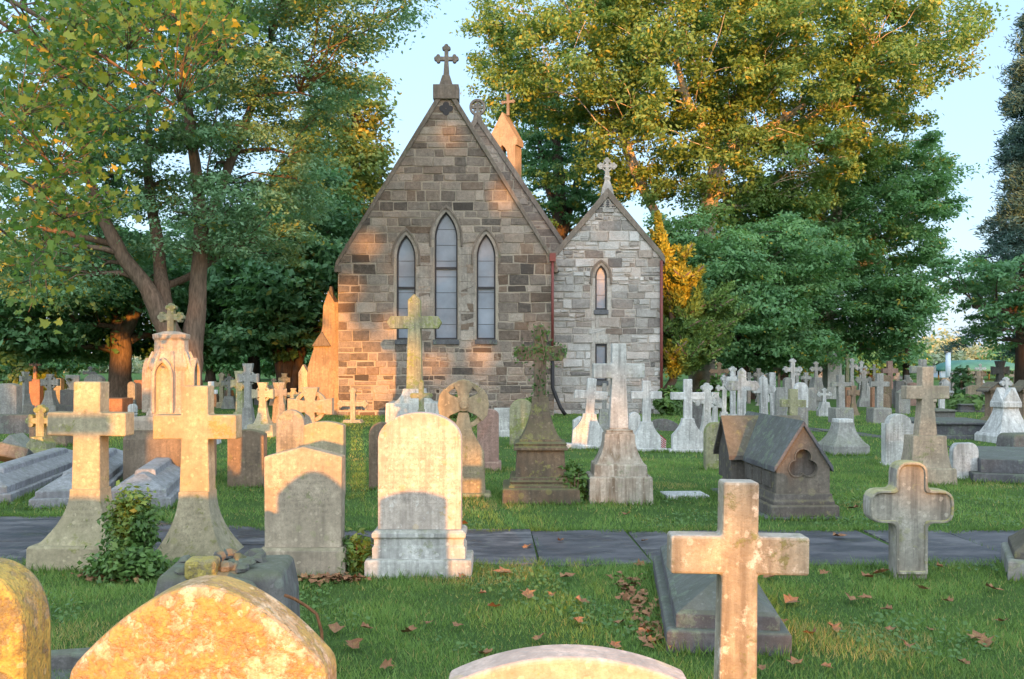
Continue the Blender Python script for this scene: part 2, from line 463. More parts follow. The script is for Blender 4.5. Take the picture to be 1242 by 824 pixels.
def grass_zone(n, y0, y1, h0, h1, w):
    Y = y0 + (y1 - y0) * rng.random(n) ** (.8); X = (rng.random(n) - .5) * 2 * (.60 * Y + .4)
    if y0 < 20:
        cl = np.sin(X * 3.1 + np.sin(Y * 2.3) * 2) * np.sin(Y * 2.7 + np.cos(X * 1.9) * 2)
    else:
        cl = np.zeros(n)
    back = np.where(X > -2.5, PATH_BACK, PATH_BACK + np.minimum(.9, (-2.5 - X) * .45))
    edge = .05 * np.sin(X * 9) + .04 * np.sin(X * 23 + 1)
    keep = (Y < PATH_FRONT + .03 + edge) | (Y > back - .03 + edge)
    keep &= rng.random(n) < .72 + .3 * cl
    X, Y, cl = X[keep], Y[keep], cl[keep]; n = len(X)
    hh = (h0 + (h1 - h0) * rng.random(n) ** 1.6) * (1 + .35 * cl)
    a = rng.random(n) * 2 * np.pi
    ex = np.stack([np.cos(a), np.sin(a), np.zeros(n)], 1)
    lean = rng.normal(size=(n, 2)) * .45
    ey = np.stack([lean[:, 0], lean[:, 1], np.ones(n)], 1)
    ww = w * (.6 + .8 * rng.random(n)) / hh
    pos = np.stack([X, Y, np.zeros(n) - .003], 1)
    base = pos[:, None, :]
    v0 = pos - ex * (ww * hh)[:, None]; v1 = pos + ex * (ww * hh)[:, None]; v2 = pos + ey * hh[:, None]
    tint = np.clip(.42 + .22 * cl + .22 * rng.normal(size=n), 0, .85)
    tint = np.clip(tint + .16 * np.sin(X * .9 + 1.3 * np.sin(Y * .7)) * np.sin(Y * .8 + 1), 0, .85)
    dry = (rng.random(n) < .06) | ((np.sin(X * 1.3 + 2) * np.sin(Y * 1.7 + 1) > .78) & (rng.random(n) < .4))
    tint[dry] = .95
    return v0, v1, v2, tint
def fringe(n, y, h0, h1, w):
    X = rng.uniform(-7, 7, n); back = np.where(X > -2.5, PATH_BACK, PATH_BACK + np.minimum(.9, (-2.5 - X) * .45))
    Y = (back if y else np.full(n, PATH_FRONT)) + rng.normal(size=n) * .05 + .05 * np.sin(X * 4) + .04 * np.sin(X * 11)
    hh = h0 + (h1 - h0) * rng.random(n); a = rng.random(n) * 6.28; ex = np.stack([np.cos(a), np.sin(a), np.zeros(n)], 1)
    ln = rng.normal(size=(n, 2)) * .6; ln[:, 1] += -.35 if y else .35
    pos = np.stack([X, Y, np.zeros(n)], 1); ey = np.stack([ln[:, 0], ln[:, 1], np.ones(n)], 1)
    return pos - ex * w, pos + ex * w, pos + ey * hh[:, None], np.clip(.3 + .25 * rng.normal(size=n), 0, .95)
def joint_grass():
    A = []
    for j_ in joints:
        if abs(j_) > 6.5: continue
        n = 45; Y = rng.uniform(PATH_FRONT, PATH_BACK, n); pos = np.stack([j_ + rng.normal(size=n) * .012, Y, np.zeros(n)], 1)
        keep = np.sin(Y * 5 + j_ * 3) > -.2; A.append(pos[keep])
    pos = np.concatenate(A); n = len(pos); a = rng.random(n) * 6.28; ex = np.stack([np.cos(a), np.sin(a), np.zeros(n)], 1) * .003
    tip = pos + np.stack([rng.normal(size=n) * .015, rng.normal(size=n) * .015, .03 + .03 * rng.random(n)], 1)
    return pos - ex, pos + ex, tip, np.clip(.3 + .25 * rng.normal(size=n), 0, .95)
zs = [joint_grass(), fringe(9000, 0, .03, .09, .0035), fringe(9000, 1, .03, .08, .004), grass_zone(230000, 3.6, 8.3, .02, .055, .0030), grass_zone(210000, 9.5, 17, .025, .06, .0045), grass_zone(120000, 17, 34, .03, .07, .008)]
v = np.concatenate([np.stack(z[:3], 1).reshape(-1, 3) for z in zs]); ti = np.concatenate([z[3] for z in zs])
n = len(ti)
me = bpy.data.meshes.new('grass')
me.vertices.add(n * 3); me.vertices.foreach_set('co', v.reshape(-1).astype(np.float32))
me.loops.add(n * 3); me.loops.foreach_set('vertex_index', np.arange(n * 3, dtype=np.int32))
me.polygons.add(n); me.polygons.foreach_set('loop_start', np.arange(0, n * 3, 3, dtype=np.int32)); me.polygons.foreach_set('loop_total', np.full(n, 3, dtype=np.int32))
at = me.attributes.new('tint', 'FLOAT', 'FACE'); at.data.foreach_set('value', ti.astype(np.float32))
me.materials.append(M['grass']); me.update(calc_edges=True)
go = bpy.data.objects.new('grass', me); COL.objects.link(go)
tag(go, 'short green lawn grass between the graves and the path', 'grass', None, 'stuff')

# ------------------------------------------------------------------ outlines


def arc(cx, cz, r, a0, a1, n, rz=None):
    rz = r if rz is None else rz
    return [(cx + r * math.cos(a0 + (a1 - a0) * i / n), cz + rz * math.sin(a0 + (a1 - a0) * i / n)) for i in range(n + 1)]


def stone_outline(style, hw, z0, z1, rise):
    """front outline, counter-clockwise from the lower left"""
    o = [(-hw, z0), (hw, z0)]
    if style == 'flat':
        return o + [(hw, z1), (-hw, z1)]
    if style == 'round':
        return o + arc(0, z1 - rise, hw, 0, math.pi, 24, rise)
    if style == 'segment':
        Rr = (hw * hw + rise * rise) / (2 * rise); a = math.asin(min(1, hw / Rr))
        return o + [(Rr * math.sin(a - 2 * a * i / 20), z1 - Rr + Rr * math.cos(a - 2 * a * i / 20)) for i in range(21)]
    if style == 'gothic':
        zs = z1 - rise; Rr = (hw * hw + rise * rise) / (2 * hw); t = math.asin(min(1, rise / Rr))
        rgt = [(hw - Rr + Rr * math.cos(t * i / 10), zs + Rr * math.sin(t * i / 10)) for i in range(11)]
        return o + rgt + [(-x, z) for x, z in rgt[-2::-1]]
    if style == 'gable':
        return o + [(hw, z1 - rise), (0, z1), (-hw, z1 - rise)]
    if style == 'shoulder':
        s = hw * .22; zs = z1 - rise
        return o + [(hw, zs - s * .2)] + [(hw - s * .15, zs), (hw - s, zs)] + arc(0, zs, hw - s, 0.0, math.pi, 18, rise) + [(-hw + s, zs), (-hw + s * .15, zs), (-hw, zs - s * .2)]
    if style == 'ogee':
        zs = z1 - rise; p = []
        for i in range(15):
            t = i / 14
            p.append((hw * (1 - t) + hw * .0, zs + rise * (t - math.sin(2 * math.pi * t) * .13)))
        return o + p + [(-x, z) for x, z in p[-2::-1]]
    raise ValueError(style)


def cross_outline(style, hs, ha, z0, z1, a0, a1, foot=None):
    """hs half shaft, ha half arm span, arm between a0 and a1"""
    f = hs if foot is None else foot
    if style == 'flared':
        k = hs * .5; m2 = (a1 - a0) * .5; mz = (a0 + a1) / 2; e = m2 * 1.45; te = hs * 1.4
        return [(-f, z0), (f, z0), (hs * .82, a0), (ha, mz - e), (ha, mz + e), (hs * .82, a1), (te, z1), (-te, z1), (-hs * .82, a1), (-ha, mz + e), (-ha, mz - e), (-hs * .82, a0)]
    if style == 'round':
        ra = (a1 - a0) / 2; mz = (a0 + a1) / 2
        p = [(-f, z0), (f, z0), (hs, a0)]
        p += arc(ha - ra, mz, ra, -math.pi / 2, math.pi / 2, 10)
        p += [(hs, a1)] + arc(0, z1 - hs, hs, 0, math.pi, 12) + [(-hs, a1)]
        p += arc(-ha + ra, mz, ra, math.pi / 2, 3 * math.pi / 2, 10) + [(-hs, a0)]
        return p
    if style == 'point':
        mz = (a0 + a1) / 2; c = (a1 - a0) * .3
        return [(-f, z0), (f, z0), (hs, a0), (ha - c, a0), (ha, mz), (ha - c, a1), (hs, a1), (hs, z1 - hs), (0, z1), (-hs, z1 - hs), (-hs, a1), (-ha + c, a1), (-ha, mz), (-ha + c, a0), (-hs, a0)]
    return [(-f, z0), (f, z0), (hs, a0), (ha, a0), (ha, a1), (hs, a1), (hs, z1), (-hs, z1), (-hs, a1), (-ha, a1), (-ha, a0), (-hs, a0)]


def add_cross(b, style, hs, ha, z0, z1, a0, a1, d, foot=None):
    base = {'bud': 'plain', 'celtic': 'flared', 'ringed': 'plain'}.get(style, style)
    b.prism(cross_outline(base, hs, ha, z0, z1, a0, a1, foot), -d / 2, d / 2)
    mz = (a0 + a1) / 2
    if style == 'bud':
        r = hs * .95; e = d / 2 + .003
        for cx, cz, dx, dz in ((0, z1, 0, 1), (ha, mz, 1, 0), (-ha, mz, -1, 0)):
            b.disc(cx + dx * r * .5, cz + dz * r * .5, r * .8, -e, e, 14)
            b.disc(cx + dz * r * .95 - dx * r * .1, cz + dx * r * .95 - dz * r * .1, r * .72, -e - .002, e + .002, 14)
            b.disc(cx - dz * r * .95 - dx * r * .1, cz - dx * r * .95 - dz * r * .1, r * .72, -e - .002, e + .002, 14)
    if style in ('celtic', 'ringed'):
        rr_ = min(ha * .80, z1 - mz) * .92
        b.ring(0, mz, rr_ * .74, rr_, -d * .32, d * .32, 36)


def panel(o, hw, z0, z1):
    o['panel_half'] = hw; o['panel_low'] = z0; o['panel_high'] = z1

# ------------------------------------------------------------------ gravestone builders (dimensions in photograph pixels at the stone's own depth)


def headstone(px, base, top, w, style, mat, label, rise=.35, depth=.13, Y=None, plinth=None, tilt=(0, 0), rz=0.0, name='headstone', cat='gravestone', group=None, letters=True, taper=0.0):
    Y = (GY(base) if Y is None else Y) + depth / 2
    s = Y / F; hw = w * s / 2; z1 = GZ(top, Y)
    t = thing(name, label, cat, (GX(px, Y), Y, 0), rz, tilt, group)
    z0 = -.05
    if plinth:
        pw, ptop = plinth; zp = GZ(ptop, Y - depth / 2)
        MB().loft([(-.05, pw * s / 2, depth / 2 + .06), (zp - .02, pw * s / 2, depth / 2 + .06), (zp, pw * s / 2 - .02, depth / 2 + .04)]).build('plinth', mat, t, .006)
        z0 = zp - .01
    out = stone_outline(style, hw, z0, z1, rise * 2 * hw)
    if taper:
        out = [(x * (1 - taper * (z - z0) / (z1 - z0)), z) for x, z in out]
    o = MB().prism(out, -depth / 2, depth / 2).build('tablet', mat, t, min(.012, .06 * hw + .002))
    if letters:
        hz = z1 - z0; panel(o, hw * .78, z0 + hz * .35, z1 - hz * .25)
    return t


def cross_monument(px, base, top, sw, aw, a_top, a_bot, tiers, mat, label, style='plain', depth=None, Y=None, tilt=(0, 0), rz=0.0, foot=None, name='cross_monument', cat='gravestone', group=None, basemat=None, ddepth=1.0, shaft_base=None):
    """tiers: (y_top, width_bottom, width_top, shape) from the ground up, shapes box / flare / step / shoulder"""
    wb = max([tt[1] for tt in tiers], default=sw)
    Yf = GY(base) if Y is None else Y
    s = Yf / F; half = wb * s / 2 * ddepth if tiers else 0
    Y = Yf + half; s = Y / F
    t = thing(name, label, cat, (GX(px, Y), Y, 0), rz, tilt, group)
    z = -.05; bm_ = basemat or mat
    for k, (yt, w0, w1, shape) in enumerate(tiers):
        zt = GZ(yt, Y - w0 * s / 2 * ddepth * .8); h0, h1 = w0 * s / 2, w1 * s / 2; b = MB()
        if k and zt <= z + .02: zt = z + .06
        if shape == 'box':
            b.loft([(z, h0, h0 * ddepth), (zt - .015, h1, h1 * ddepth), (zt, h1 - .015, h1 * ddepth - .015)])
        elif shape == 'flare':
            sec = []
            for i in range(9):
                u = i / 8; q = (1 - u) ** 2.1
                sec.append((z + (zt - z) * u, h1 + (h0 - h1) * q, (h1 + (h0 - h1) * q) * ddepth))
            b.loft(sec)
        elif shape == 'mould':
            dz = zt - z
            b.loft([(z, h0, h0 * ddepth), (z + dz * .25, h0, h0 * ddepth), (z + dz * .4, h0 * .93, h0 * .93 * ddepth), (z + dz * .62, h0 * .97, h0 * .97 * ddepth), (z + dz * .75, h1, h1 * ddepth), (zt, h1, h1 * ddepth)])
        elif shape == 'shoulder':
            p = [(h0, z)]
            dz = zt - z
            p += [(h0, z + dz * .45)]
            for i in range(9):
                u = i / 8
                p.append((h0 + (h1 - h0) * (1 - math.cos(u * math.pi / 2)) ** .8 * 1.0 if False else h1 + (h0 - h1) * (1 - math.sin(u * math.pi / 2)), z + dz * (.45 + .55 * u)))
            out = p + [(-x, zz) for x, zz in p[::-1]]
            out = [out[-1]] + out[:-1]
            b.prism(out, -h0 * ddepth, h0 * ddepth)
        o = b.build(['plinth', 'die', 'upper_die', 'cap_block', 'cap_block'][min(k, 4)] if len(tiers) > 1 else 'pedestal', bm_, t, .006)
        if k == (1 if len(tiers) > 1 else 0) and (zt - z) > .16:
            panel(o, h1 * .8, z + (zt - z) * .3, zt - (zt - z) * .15)
        z = zt - .01
    d = depth or sw * s * .9
    if shaft_base is not None: z = shaft_base
    b = MB(); add_cross(b, style, sw * s / 2, aw * s / 2, z, GZ(top, Y), GZ(a_bot, Y), GZ(a_top, Y), d, None if foot is None else foot * s / 2)
    b.build('cross', mat, t, min(.012, sw * s * .08))
    return t


def ledger(pf, yf, pb, yb, w, h, mat, label, name='ledger_tomb', group=None, step=True, hip=.25, cat='tomb', ridge=False):
    """low coped tomb lying from its near end (pf,yf) to its far end (pb,yb)"""
    Y0, Y1 = GY(yf), GY(yb); a = Vector((GX(pf, Y0), Y0, 0)); b_ = Vector((GX(pb, Y1), Y1, 0))
    d = b_ - a; L = d.length; rz = math.atan2(-d.x, d.y)
    t = thing(name, label, cat, (a.x, a.y, 0), rz, (0, 0), group)
    hw = w / 2
    b = MB(); b.loft([(-.05, hw, L / 2), (h * .33, hw, L / 2), (h * .36, hw - .015, L / 2 - .015)], cy=L / 2); b.build('base_slab', mat, t, .006)
    i = hw * .16
    b = MB(); b.loft([(h * .35, hw - i, L / 2 - i), (h * .58, hw - i, L / 2 - i), (h * .64, hw - i - .03, L / 2 - i - .03)], cy=L / 2); b.build('middle_slab', mat, t, .006)
    j = i + .03; z0, z1 = h * .635, h; hx = hw - j; y0, y1 = j, L - j; rl = min(hx, L * hip)
    v = [(-hx, y0, z0), (hx, y0, z0), (hx, y1, z0), (-hx, y1, z0), (-hx * .12, y0 + rl, z1), (hx * .12, y0 + rl, z1), (hx * .12, y1 - rl, z1), (-hx * .12, y1 - rl, z1)]
    b = MB(); b.add(v, [(0, 3, 2, 1), (0, 1, 5, 4), (1, 2, 6, 5), (2, 3, 7, 6), (3, 0, 4, 7), (4, 5, 6, 7)]); b.build('coped_top', mat, t, .006)
    if ridge: MB().loft([(h * .8, hw * .34, L * .36), (h + .012, hw * .30, L * .35), (h + .03, hw * .22, L * .345)], cy=L / 2).build('ridge', mat, t, .006)
    return t


# ------------------------------------------------------------------ the church


def wall_mat(name, dark, mid, light, mortar):
    m, nt = new_mat(name); N = NT(nt)
    t = N.attr('tint').outputs['Fac']; h = N.attr('hue').outputs['Fac']
    V = N.n('ShaderNodeTexCoord').outputs['Object']
    n1 = N.noise(V, 8, 7, .72); n2 = N.noise(V, 30, 5, .7); n0 = N.noise(V, .7, 5, .6)
    tt = N.math('ADD', t, N.math('MULTIPLY', N.math('SUBTRACT', n1, .5), .95))
    c = N.mix(N.ramp(tt, .05, .5), dark, mid); c = N.mix(N.ramp(tt, .5, .95), c, light)
    c = N.mix(N.math('MULTIPLY', h, .5), c, N.mix(.5, c, (.34, .20, .11)))
    c = N.mix(N.math('MULTIPLY', N.ramp(n2, .42, .75), .45), c, tuple(x * .6 for x in dark))
    c = N.mix(N.math('MULTIPLY', N.ramp(n0, .48, .72), .38), c, tuple(x * .7 for x in dark))
    isb = N.math('LESS_THAN', t, -.5)
    c = N.mix(isb, c, N.mix(N.ramp(n2, .3, .7), mortar, tuple(x * .65 for x in mortar)))
    N.finish(c, .9, N.math('ADD', N.math('MULTIPLY', n1, .8), N.math('MULTIPLY', n2, .5)), 1.0, .04, .2)
    return m

WM_CH = wall_mat('brown_squared_rubble', (.070, .061, .054), (.245, .208, .176), (.43, .375, .32), (.40, .35, .285))
WM_VE = wall_mat('pale_grey_rubble', (.15, .14, .135), (.37, .355, .335), (.56, .555, .545), (.47, .44, .40))
M['dress'] = stone('dressed_sandstone', (.38, .34, .295), (.2, .2, .12), .05, .35, .3, 0.0, big=.5)
M['coping'] = stone('coping_stone', (.24, .20, .165), (.16, .17, .1), .15, .45, .35, .3, (.12, .12, .08), big=.5)
M['ashlar_pale'] = stone('pale_dressed_stone', (.50, .47, .43), (.3, .3, .2), .05, .3, .2, 0.0)
M['roof'] = simple('grey_roof_slate', (.10, .10, .11), .7, .35, 6, stretch=(1, 1, 3))
M['glass'] = simple('milky_window_glass', (.22, .255, .31), .20, .30, .8, bump=.12)
M['glass'].node_tree.nodes['Principled BSDF'].inputs['Specular IOR Level'].default_value = .55


def arch_x(o, z):
    if z < o['zb'] or z > o['zt']: return 0.0
    if z <= o['zs'] or o['zt'] - o['zs'] < .02: return o['w']
    rise = o['zt'] - o['zs']; w = o['w']; Rr = (w * w + rise * rise) / (2 * w)
    return max(0.0, w - Rr + math.sqrt(max(0, Rr * Rr - (z - o['zs']) ** 2)))


def arch_outline(o, off=0.0, n=9):
    """counter-clockwise from lower left, optionally offset outwards"""
    w, zb, zs, zt = o['w'], o['zb'], o['zs'], o['zt']
    rise = zt - zs
    p = [(-w - off, zb), (w + off, zb)]
    if rise < .02:
        return [(x + o['xc'], z) for x, z in p + [(w + off, zt + off), (-w - off, zt + off)]]
    Rr = (w * w + rise * rise) / (2 * w); cx = w - Rr; R2 = Rr + off
    t1 = math.acos(min(1, -cx / R2)) if cx < 0 else math.pi / 2
    rgt = [(cx + R2 * math.cos(t1 * i / n), zs + R2 * math.sin(t1 * i / n)) for i in range(n + 1)]
    rgt[-1] = (0.0, rgt[-1][1])
    p += rgt + [(-x, z) for x, z in rgt[-2::-1]]
    return [(x + o['xc'], z) for x, z in p]


def stone_wall(parent, loc, poly, openings, mat, thick=.6, course=(.24, .40), length=(.32, .85), rubble=0.3, tone=None, seed=1, zmax_rubble=99, bump=.016):
    rr = random.Random(seed)
    bm = bmesh.new()
    def loop(pts, y):
        vs = [bm.verts.new((x, y, z)) for x, z in pts]
        return vs, [bm.edges.new((vs[i], vs[(i + 1) % len(vs)])) for i in range(len(vs))]
    edges = []; vs, es = loop(poly, 0.0); edges += es
    for o in openings:
        v2, e2 = loop(arch_outline(o), 0.0); edges += e2
    bmesh.ops.triangle_fill(bm, edges=edges, use_beauty=True, normal=(0, -1, 0))
    bm.verts.ensure_lookup_table()
    b = MB(); idx = {v: i for i, v in enumerate(bm.verts)}
    b.v = [tuple(v.co) for v in bm.verts]
    for f in bm.faces:
        b.f.append([idx[v] for v in f.verts]); b.m.append(0); b.sm.append(False)
    bm.free()
    # sides of the wall body
    n = len(poly); o_ = len(b.v)
    b.v += [(x, 0.0, z) for x, z in poly] + [(x, thick, z) for x, z in poly]
    for i in range(n):
        j = (i + 1) % n
        b.f.append([o_ + j, o_ + i, o_ + n + i, o_ + n + j]); b.m.append(0); b.sm.append(False)
    tint = [-1.0] * len(b.f); hue = [0.0] * len(b.f)
    def xr(z):
        xs_ = []
        for i in range(n):
            (x0, z0), (x1, z1) = poly[i], poly[(i + 1) % n]
            if abs(z1 - z0) > 1e-9 and min(z0, z1) <= z <= max(z0, z1):
                xs_.append(x0 + (x1 - x0) * (z - z0) / (z1 - z0))
        return (min(xs_), max(xs_)) if len(xs_) >= 2 else None
    def block(x0, x1, z0, z1, extra=0.0):
        m_ = .009 + rr.uniform(0, .012)
        j = lambda: rr.uniform(-.02, .02)
        q = [(x0 + m_ + j(), z0 + m_ + j()), (x1 - m_ + j(), z0 + m_ + j()), (x1 - m_ + j(), z1 - m_ + j()), (x0 + m_ + j(), z1 - m_ + j())]
        d = bump * rr.uniform(.5, 2.2); cx = (x0 + x1) / 2; cz = (z0 + z1) / 2; k = .012
        inn = [(x + (k if x < cx else -k), z + (k if z < cz else -k)) for x, z in q]
        o2 = len(b.v)
        b.v.extend([(x, .002, z) for x, z in q] + [(x, -d * rr.uniform(.45, 1.5), z) for x, z in inn])
        fs = [(4, 5, 6, 7)] + [(i, (i + 1) % 4, 4 + (i + 1) % 4, 4 + i) for i in range(4)]
        tn = tone(cx, cz, rr); hu = max(0.0, rr.gauss(.1, .5))
        for f in fs:
            b.f.append([i + o2 for i in f]); b.m.append(0); b.sm.append(False); tint.append(tn); hue.append(min(1, hu))
    zlo = min(z for _, z in poly); zhi = max(z for _, z in poly); z = zlo
    while z < zhi - .12:
        h = rr.uniform(*course); z2 = min(z + h, zhi)
        a = xr(z + .001); c = xr(z2 - .001)
        if not a or not c: break
        xa, xb = max(a[0], c[0]) , min(a[1], c[1])
        xa = (a[0] + c[0]) / 2 - .03 if a[0] != c[0] else xa; xb = (a[1] + c[1]) / 2 + .03 if a[1] != c[1] else xb
        cuts = []
        for o in openings:
            w = max(arch_x(o, zz) for zz in (z, z2, (z + z2) / 2))
            if w > 0: cuts.append((o['xc'] - w - o.get('sur', .1), o['xc'] + w + o.get('sur', .1)))
        segs = []; cur = xa
        for c0, c1 in sorted(cuts):
            if c0 > cur: segs.append((cur, c0))
            cur = max(cur, c1)
        if cur < xb: segs.append((cur, xb))
        for s0, s1 in segs:
            x_ = s0
            while x_ < s1 - .03:
                l = rr.uniform(*length); x2 = x_ + l
                if s1 - x2 < length[0] * .6: x2 = s1
                if rr.random() < rubble and (z2 - z) > .26 and z < zmax_rubble:
                    zm = z + (z2 - z) * rr.uniform(.35, .65)
                    k = x_ + (x2 - x_) * rr.uniform(.3, .7)
                    if rr.random() < .5:
                        block(x_, x2, z, zm); block(x_, k, zm, z2); block(k, x2, zm, z2)
                    else:
                        block(x_, k, z, zm); block(k, x2, z, zm); block(x_, x2, zm, z2)
                else:
                    block(x_, x2, z, z2)
                x_ = x2
        z = z2
    o = b.build('wall', mat, parent, 0, loc=loc)
    for nm, arr in (('tint', tint), ('hue', hue)):
        at = o.data.attributes.new(nm, 'FLOAT', 'FACE'); at.data.foreach_set('value', arr)
    return o


def band(b, pin, pout, y0, y1, skip_first=True):
    """band between two matching open outlines (front, outer, inner, ends)"""
    n = len(pin); o = len(b.v)
    for (xi, zi), (xo, zo) in zip(pin, pout):
        b.v += [(xi, y0, zi), (xo, y0, zo), (xo, y1, zo), (xi, y1, zi)]
    for i in range(n - 1):
        a, c = o + 4 * i, o + 4 * i + 4
        for k in range(4):
            l = (k + 1) % 4
            b.f.append([a + k, a + l, c + l, c + k]); b.m.append(0); b.sm.append(False)
    b.f.append([o, o + 3, o + 2, o + 1]); b.m.append(0); b.sm.append(False)
    e = o + 4 * (n - 1); b.f.append([e, e + 1, e + 2, e + 3]); b.m.append(0); b.sm.append(False)


def window(parent, loc, o, bars, sill=True, hood=True, deep=.26):
    out = arch_outline(o)
    n = len(out); b = MB()
    b.v = [(x, -.004, z) for x, z in out] + [(x, deep, z) for x, z in out]
    for i in range(n):
        j = (i + 1) % n
        b.f.append([i, j, n + j, n + i]); b.m.append(0); b.sm.append(False)
    b.v += [(x, deep, z) for x, z in out]; b.f.append(list(range(2 * n, 3 * n))); b.m.append(0); b.sm.append(False)
    w = b.build('window', M['dress'], parent, 0, loc=loc)
    gl = arch_outline(dict(o, w=o['w'] - .012, zb=o['zb'] + .01, zt=o['zt'] - .02))
    g_ = MB(); g_.prism(gl, deep - .10, deep - .085); g_.build('glass', M['glass'], w)
    fr = MB(); inner = arch_outline(dict(o, w=o['w'] - .05, zb=o['zb'] + .06, zt=o['zt'] - .07)); outer = arch_outline(dict(o, w=o['w'] - .003, zb=o['zb'] + .003, zt=o['zt'] - .003))
    band(fr, inner + inner[:1], outer + outer[:1], deep - .16, deep - .08)
    for zb in bars:
        fr.box(o['xc'] - o['w'] + .04, o['xc'] + o['w'] - .04, deep - .17, deep - .09, zb - .035, zb + .035)
    fr.build('frame', M['lead'], w)
    lb = MB(); zz = o['zb'] + .5
    while zz < o['zt'] - .4:
        lb.box(o['xc'] - arch_x(o, zz) + .04, o['xc'] + arch_x(o, zz) - .04, deep - .108, deep - .096, zz - .007, zz + .007); zz += .52
    if lb.v: lb.build('lead_lines', M['lead'], w)
    if hood:
        p0 = arch_outline(o, .10)[2:]; p1 = arch_outline(o, .17)[2:]
        p0 = [(p0[0][0], p0[0][1] - .25)] + p0 + [(p0[-1][0], p0[-1][1] - .25)]; p1 = [(p1[0][0], p1[0][1] - .25)] + p1 + [(p1[-1][0], p1[-1][1] - .25)]
        hb = MB(); band(hb, p0, p1, -.065, .01); hb.build('hood_mould', M['coping'], w, .01)
        # smooth arch ring under the hood
        q0 = arch_outline(o, .0)[2:]; q1 = arch_outline(o, .105)[2:]
        q0 = [(q0[0][0], q0[0][1] - .02)] + q0 + [(q0[-1][0], q0[-1][1] - .02)]; q1 = [(q1[0][0], q1[0][1] - .02)] + q1 + [(q1[-1][0], q1[-1][1] - .02)]
        rb = MB(); band(rb, q0, q1, -.022, .01); rb.build('arch_ring', M['dress'], w, .004)
    if sill:
        sb = MB(); sb.box(o['xc'] - o['w'] - .05, o['xc'] + o['w'] + .05, -.07, deep - .03, o['zb'] - .16, o['zb'] - .002); sb.build('sill', M['slatestone'], w, .01)
    return w


def ashlar(parent, loc, cols, mat, seed=2):
    """columns of big smooth blocks (x0, x1, z0, z1) standing slightly proud of the wall"""
    rr = random.Random(seed); b = MB()
    for x0, x1, z0, z1 in cols:
        z = z0
        while z < z1 - .05:
            h = rr.uniform(.36, .62); z2 = min(z1, z + h)
            if z1 - z2 < .2: z2 = z1
            x = x0; k = rr.choice((1, 1, 2)) if x1 - x0 > .5 else 1
            for q in range(k):
                b.box(x0 + (x1 - x0) * q / k + .006, x0 + (x1 - x0) * (q + 1) / k - .006, -.018 - rr.uniform(0, .006), .004, z + .006, z2 - .006)
            z = z2
    return b.build('window_jamb', mat, parent, .006, loc=loc)


def gable_coping(parent, loc, hw, ze, za, y0, y1, up=.16, over=.16, mat=None):
    sl = math.hypot(hw, za - ze); nx, nz = (za - ze) / sl, hw / sl
    for sg in (1, -1):
        ex, ez = hw + over * hw / sl, ze - over * (za - ze) / sl
        k = up / nz
        p = [(0, za - .10), (ex, ez - .10), (ex, ez + k * .35), (ex - .05, ez + k), (0, za + k)]
        out = [(sg * x, z) for x, z in p]
        if sg < 0: out = out[::-1]
        # counter-clockwise order
        b = MB(); b.prism(out[::-1] if sg > 0 else out[::-1], y0, y1); b.build('coping', mat or M['coping'], parent, .012, loc=loc)


CY = 31.0; CXW = GX(541, CY)
church = thing('church', 'brown stone chapel with two steep gables, tall lancet windows and a bell gable', 'church', (CXW, CY, 0))
L0 = (0, 0, 0)
s31 = CY / F
HWC = 131 * s31; ZE = GZ(318, CY); ZA = GZ(107, CY)
wl = dict(xc=-48.5 * s31, w=11.5 * s31, zb=GZ(412, CY), zs=GZ(313, CY), zt=GZ(285, CY), sur=.10)
wc = dict(xc=0.0, w=14 * s31, zb=GZ(412, CY), zs=GZ(290, CY), zt=GZ(257, CY), sur=.10)
wr = dict(xc=48.5 * s31, w=11.5 * s31, zb=GZ(412, CY), zs=GZ(312, CY), zt=GZ(284, CY), sur=.10)
# dressed piers between the lancets
piers = [(wl['xc'] + wl['w'] + .02, wc['xc'] - wc['w'] - .02, wl['zb'], GZ(300, CY)), (wc['xc'] + wc['w'] + .02, wr['xc'] - wr['w'] - .02, wl['zb'], GZ(300, CY))]


def tone_ch(x, z, rr):
    if z > 6.6: return rr.gauss(.50, .19)
    if z < 1.9: return rr.gauss(.40, .2)
    if x > 1.6: return rr.gauss(.26, .2) if z < 5.2 else rr.gauss(.42, .2)
    if abs(x) < 1.9 and z > 2.3: return rr.gauss(.52, .17)
    return rr.gauss(.42, .24)
quat = dict(xc=0.0, w=.14, zb=GZ(137, CY), zs=GZ(130, CY), zt=GZ(127, CY), sur=.14)
stone_wall(church, L0, [(-HWC, -.1), (HWC, -.1), (HWC, ZE), (0, ZA), (-HWC, ZE)], [dict(wl, sur=.08), wc, dict(wr, sur=.08)] , WM_CH, .6, (.20, .38), (.26, .78), .55, tone_ch, 4, zmax_rubble=2.4)
for o, bars in ((wl, [GZ(349, CY)]), (wc, [GZ(325, CY)]), (wr, [GZ(349, CY)])):
    window(church, L0, o, bars)
for k_, pier in enumerate(piers): ashlar(church, L0, [pier], M['dress'], 2 + k_)
# quatrefoil near the apex, dark discs painting the shade of its openings
qb = MB(); qz = GZ(132, CY)
for dx, dz in ((.12, 0), (-.12, 0), (0, .12), (0, -.12)):
    qb.disc(dx, qz + dz, .105, -.030 - abs(dx) * .02, .02, 16)
qb.build('quatrefoil', M['lead'], church)
gable_coping(church, L0, HWC, ZE, ZA, -.09, .5, .10)
for sg in (-1, 1):
    b = MB(); b.box(sg * HWC - .12, sg * HWC + .12, -.06, .45, ZE - .34, ZE - .12); b.build('kneeler', M['coping'], church, .02)
b = MB(); b.box(-.42, .42, -.12, .5, ZA - .38, ZA + .10); b.prism([(-.24, ZA + .05), (.24, ZA + .05), (.12, ZA + .42), (-.12, ZA + .42)], -.05, .38); b.build('apex_block', M['coping'], church, .02)


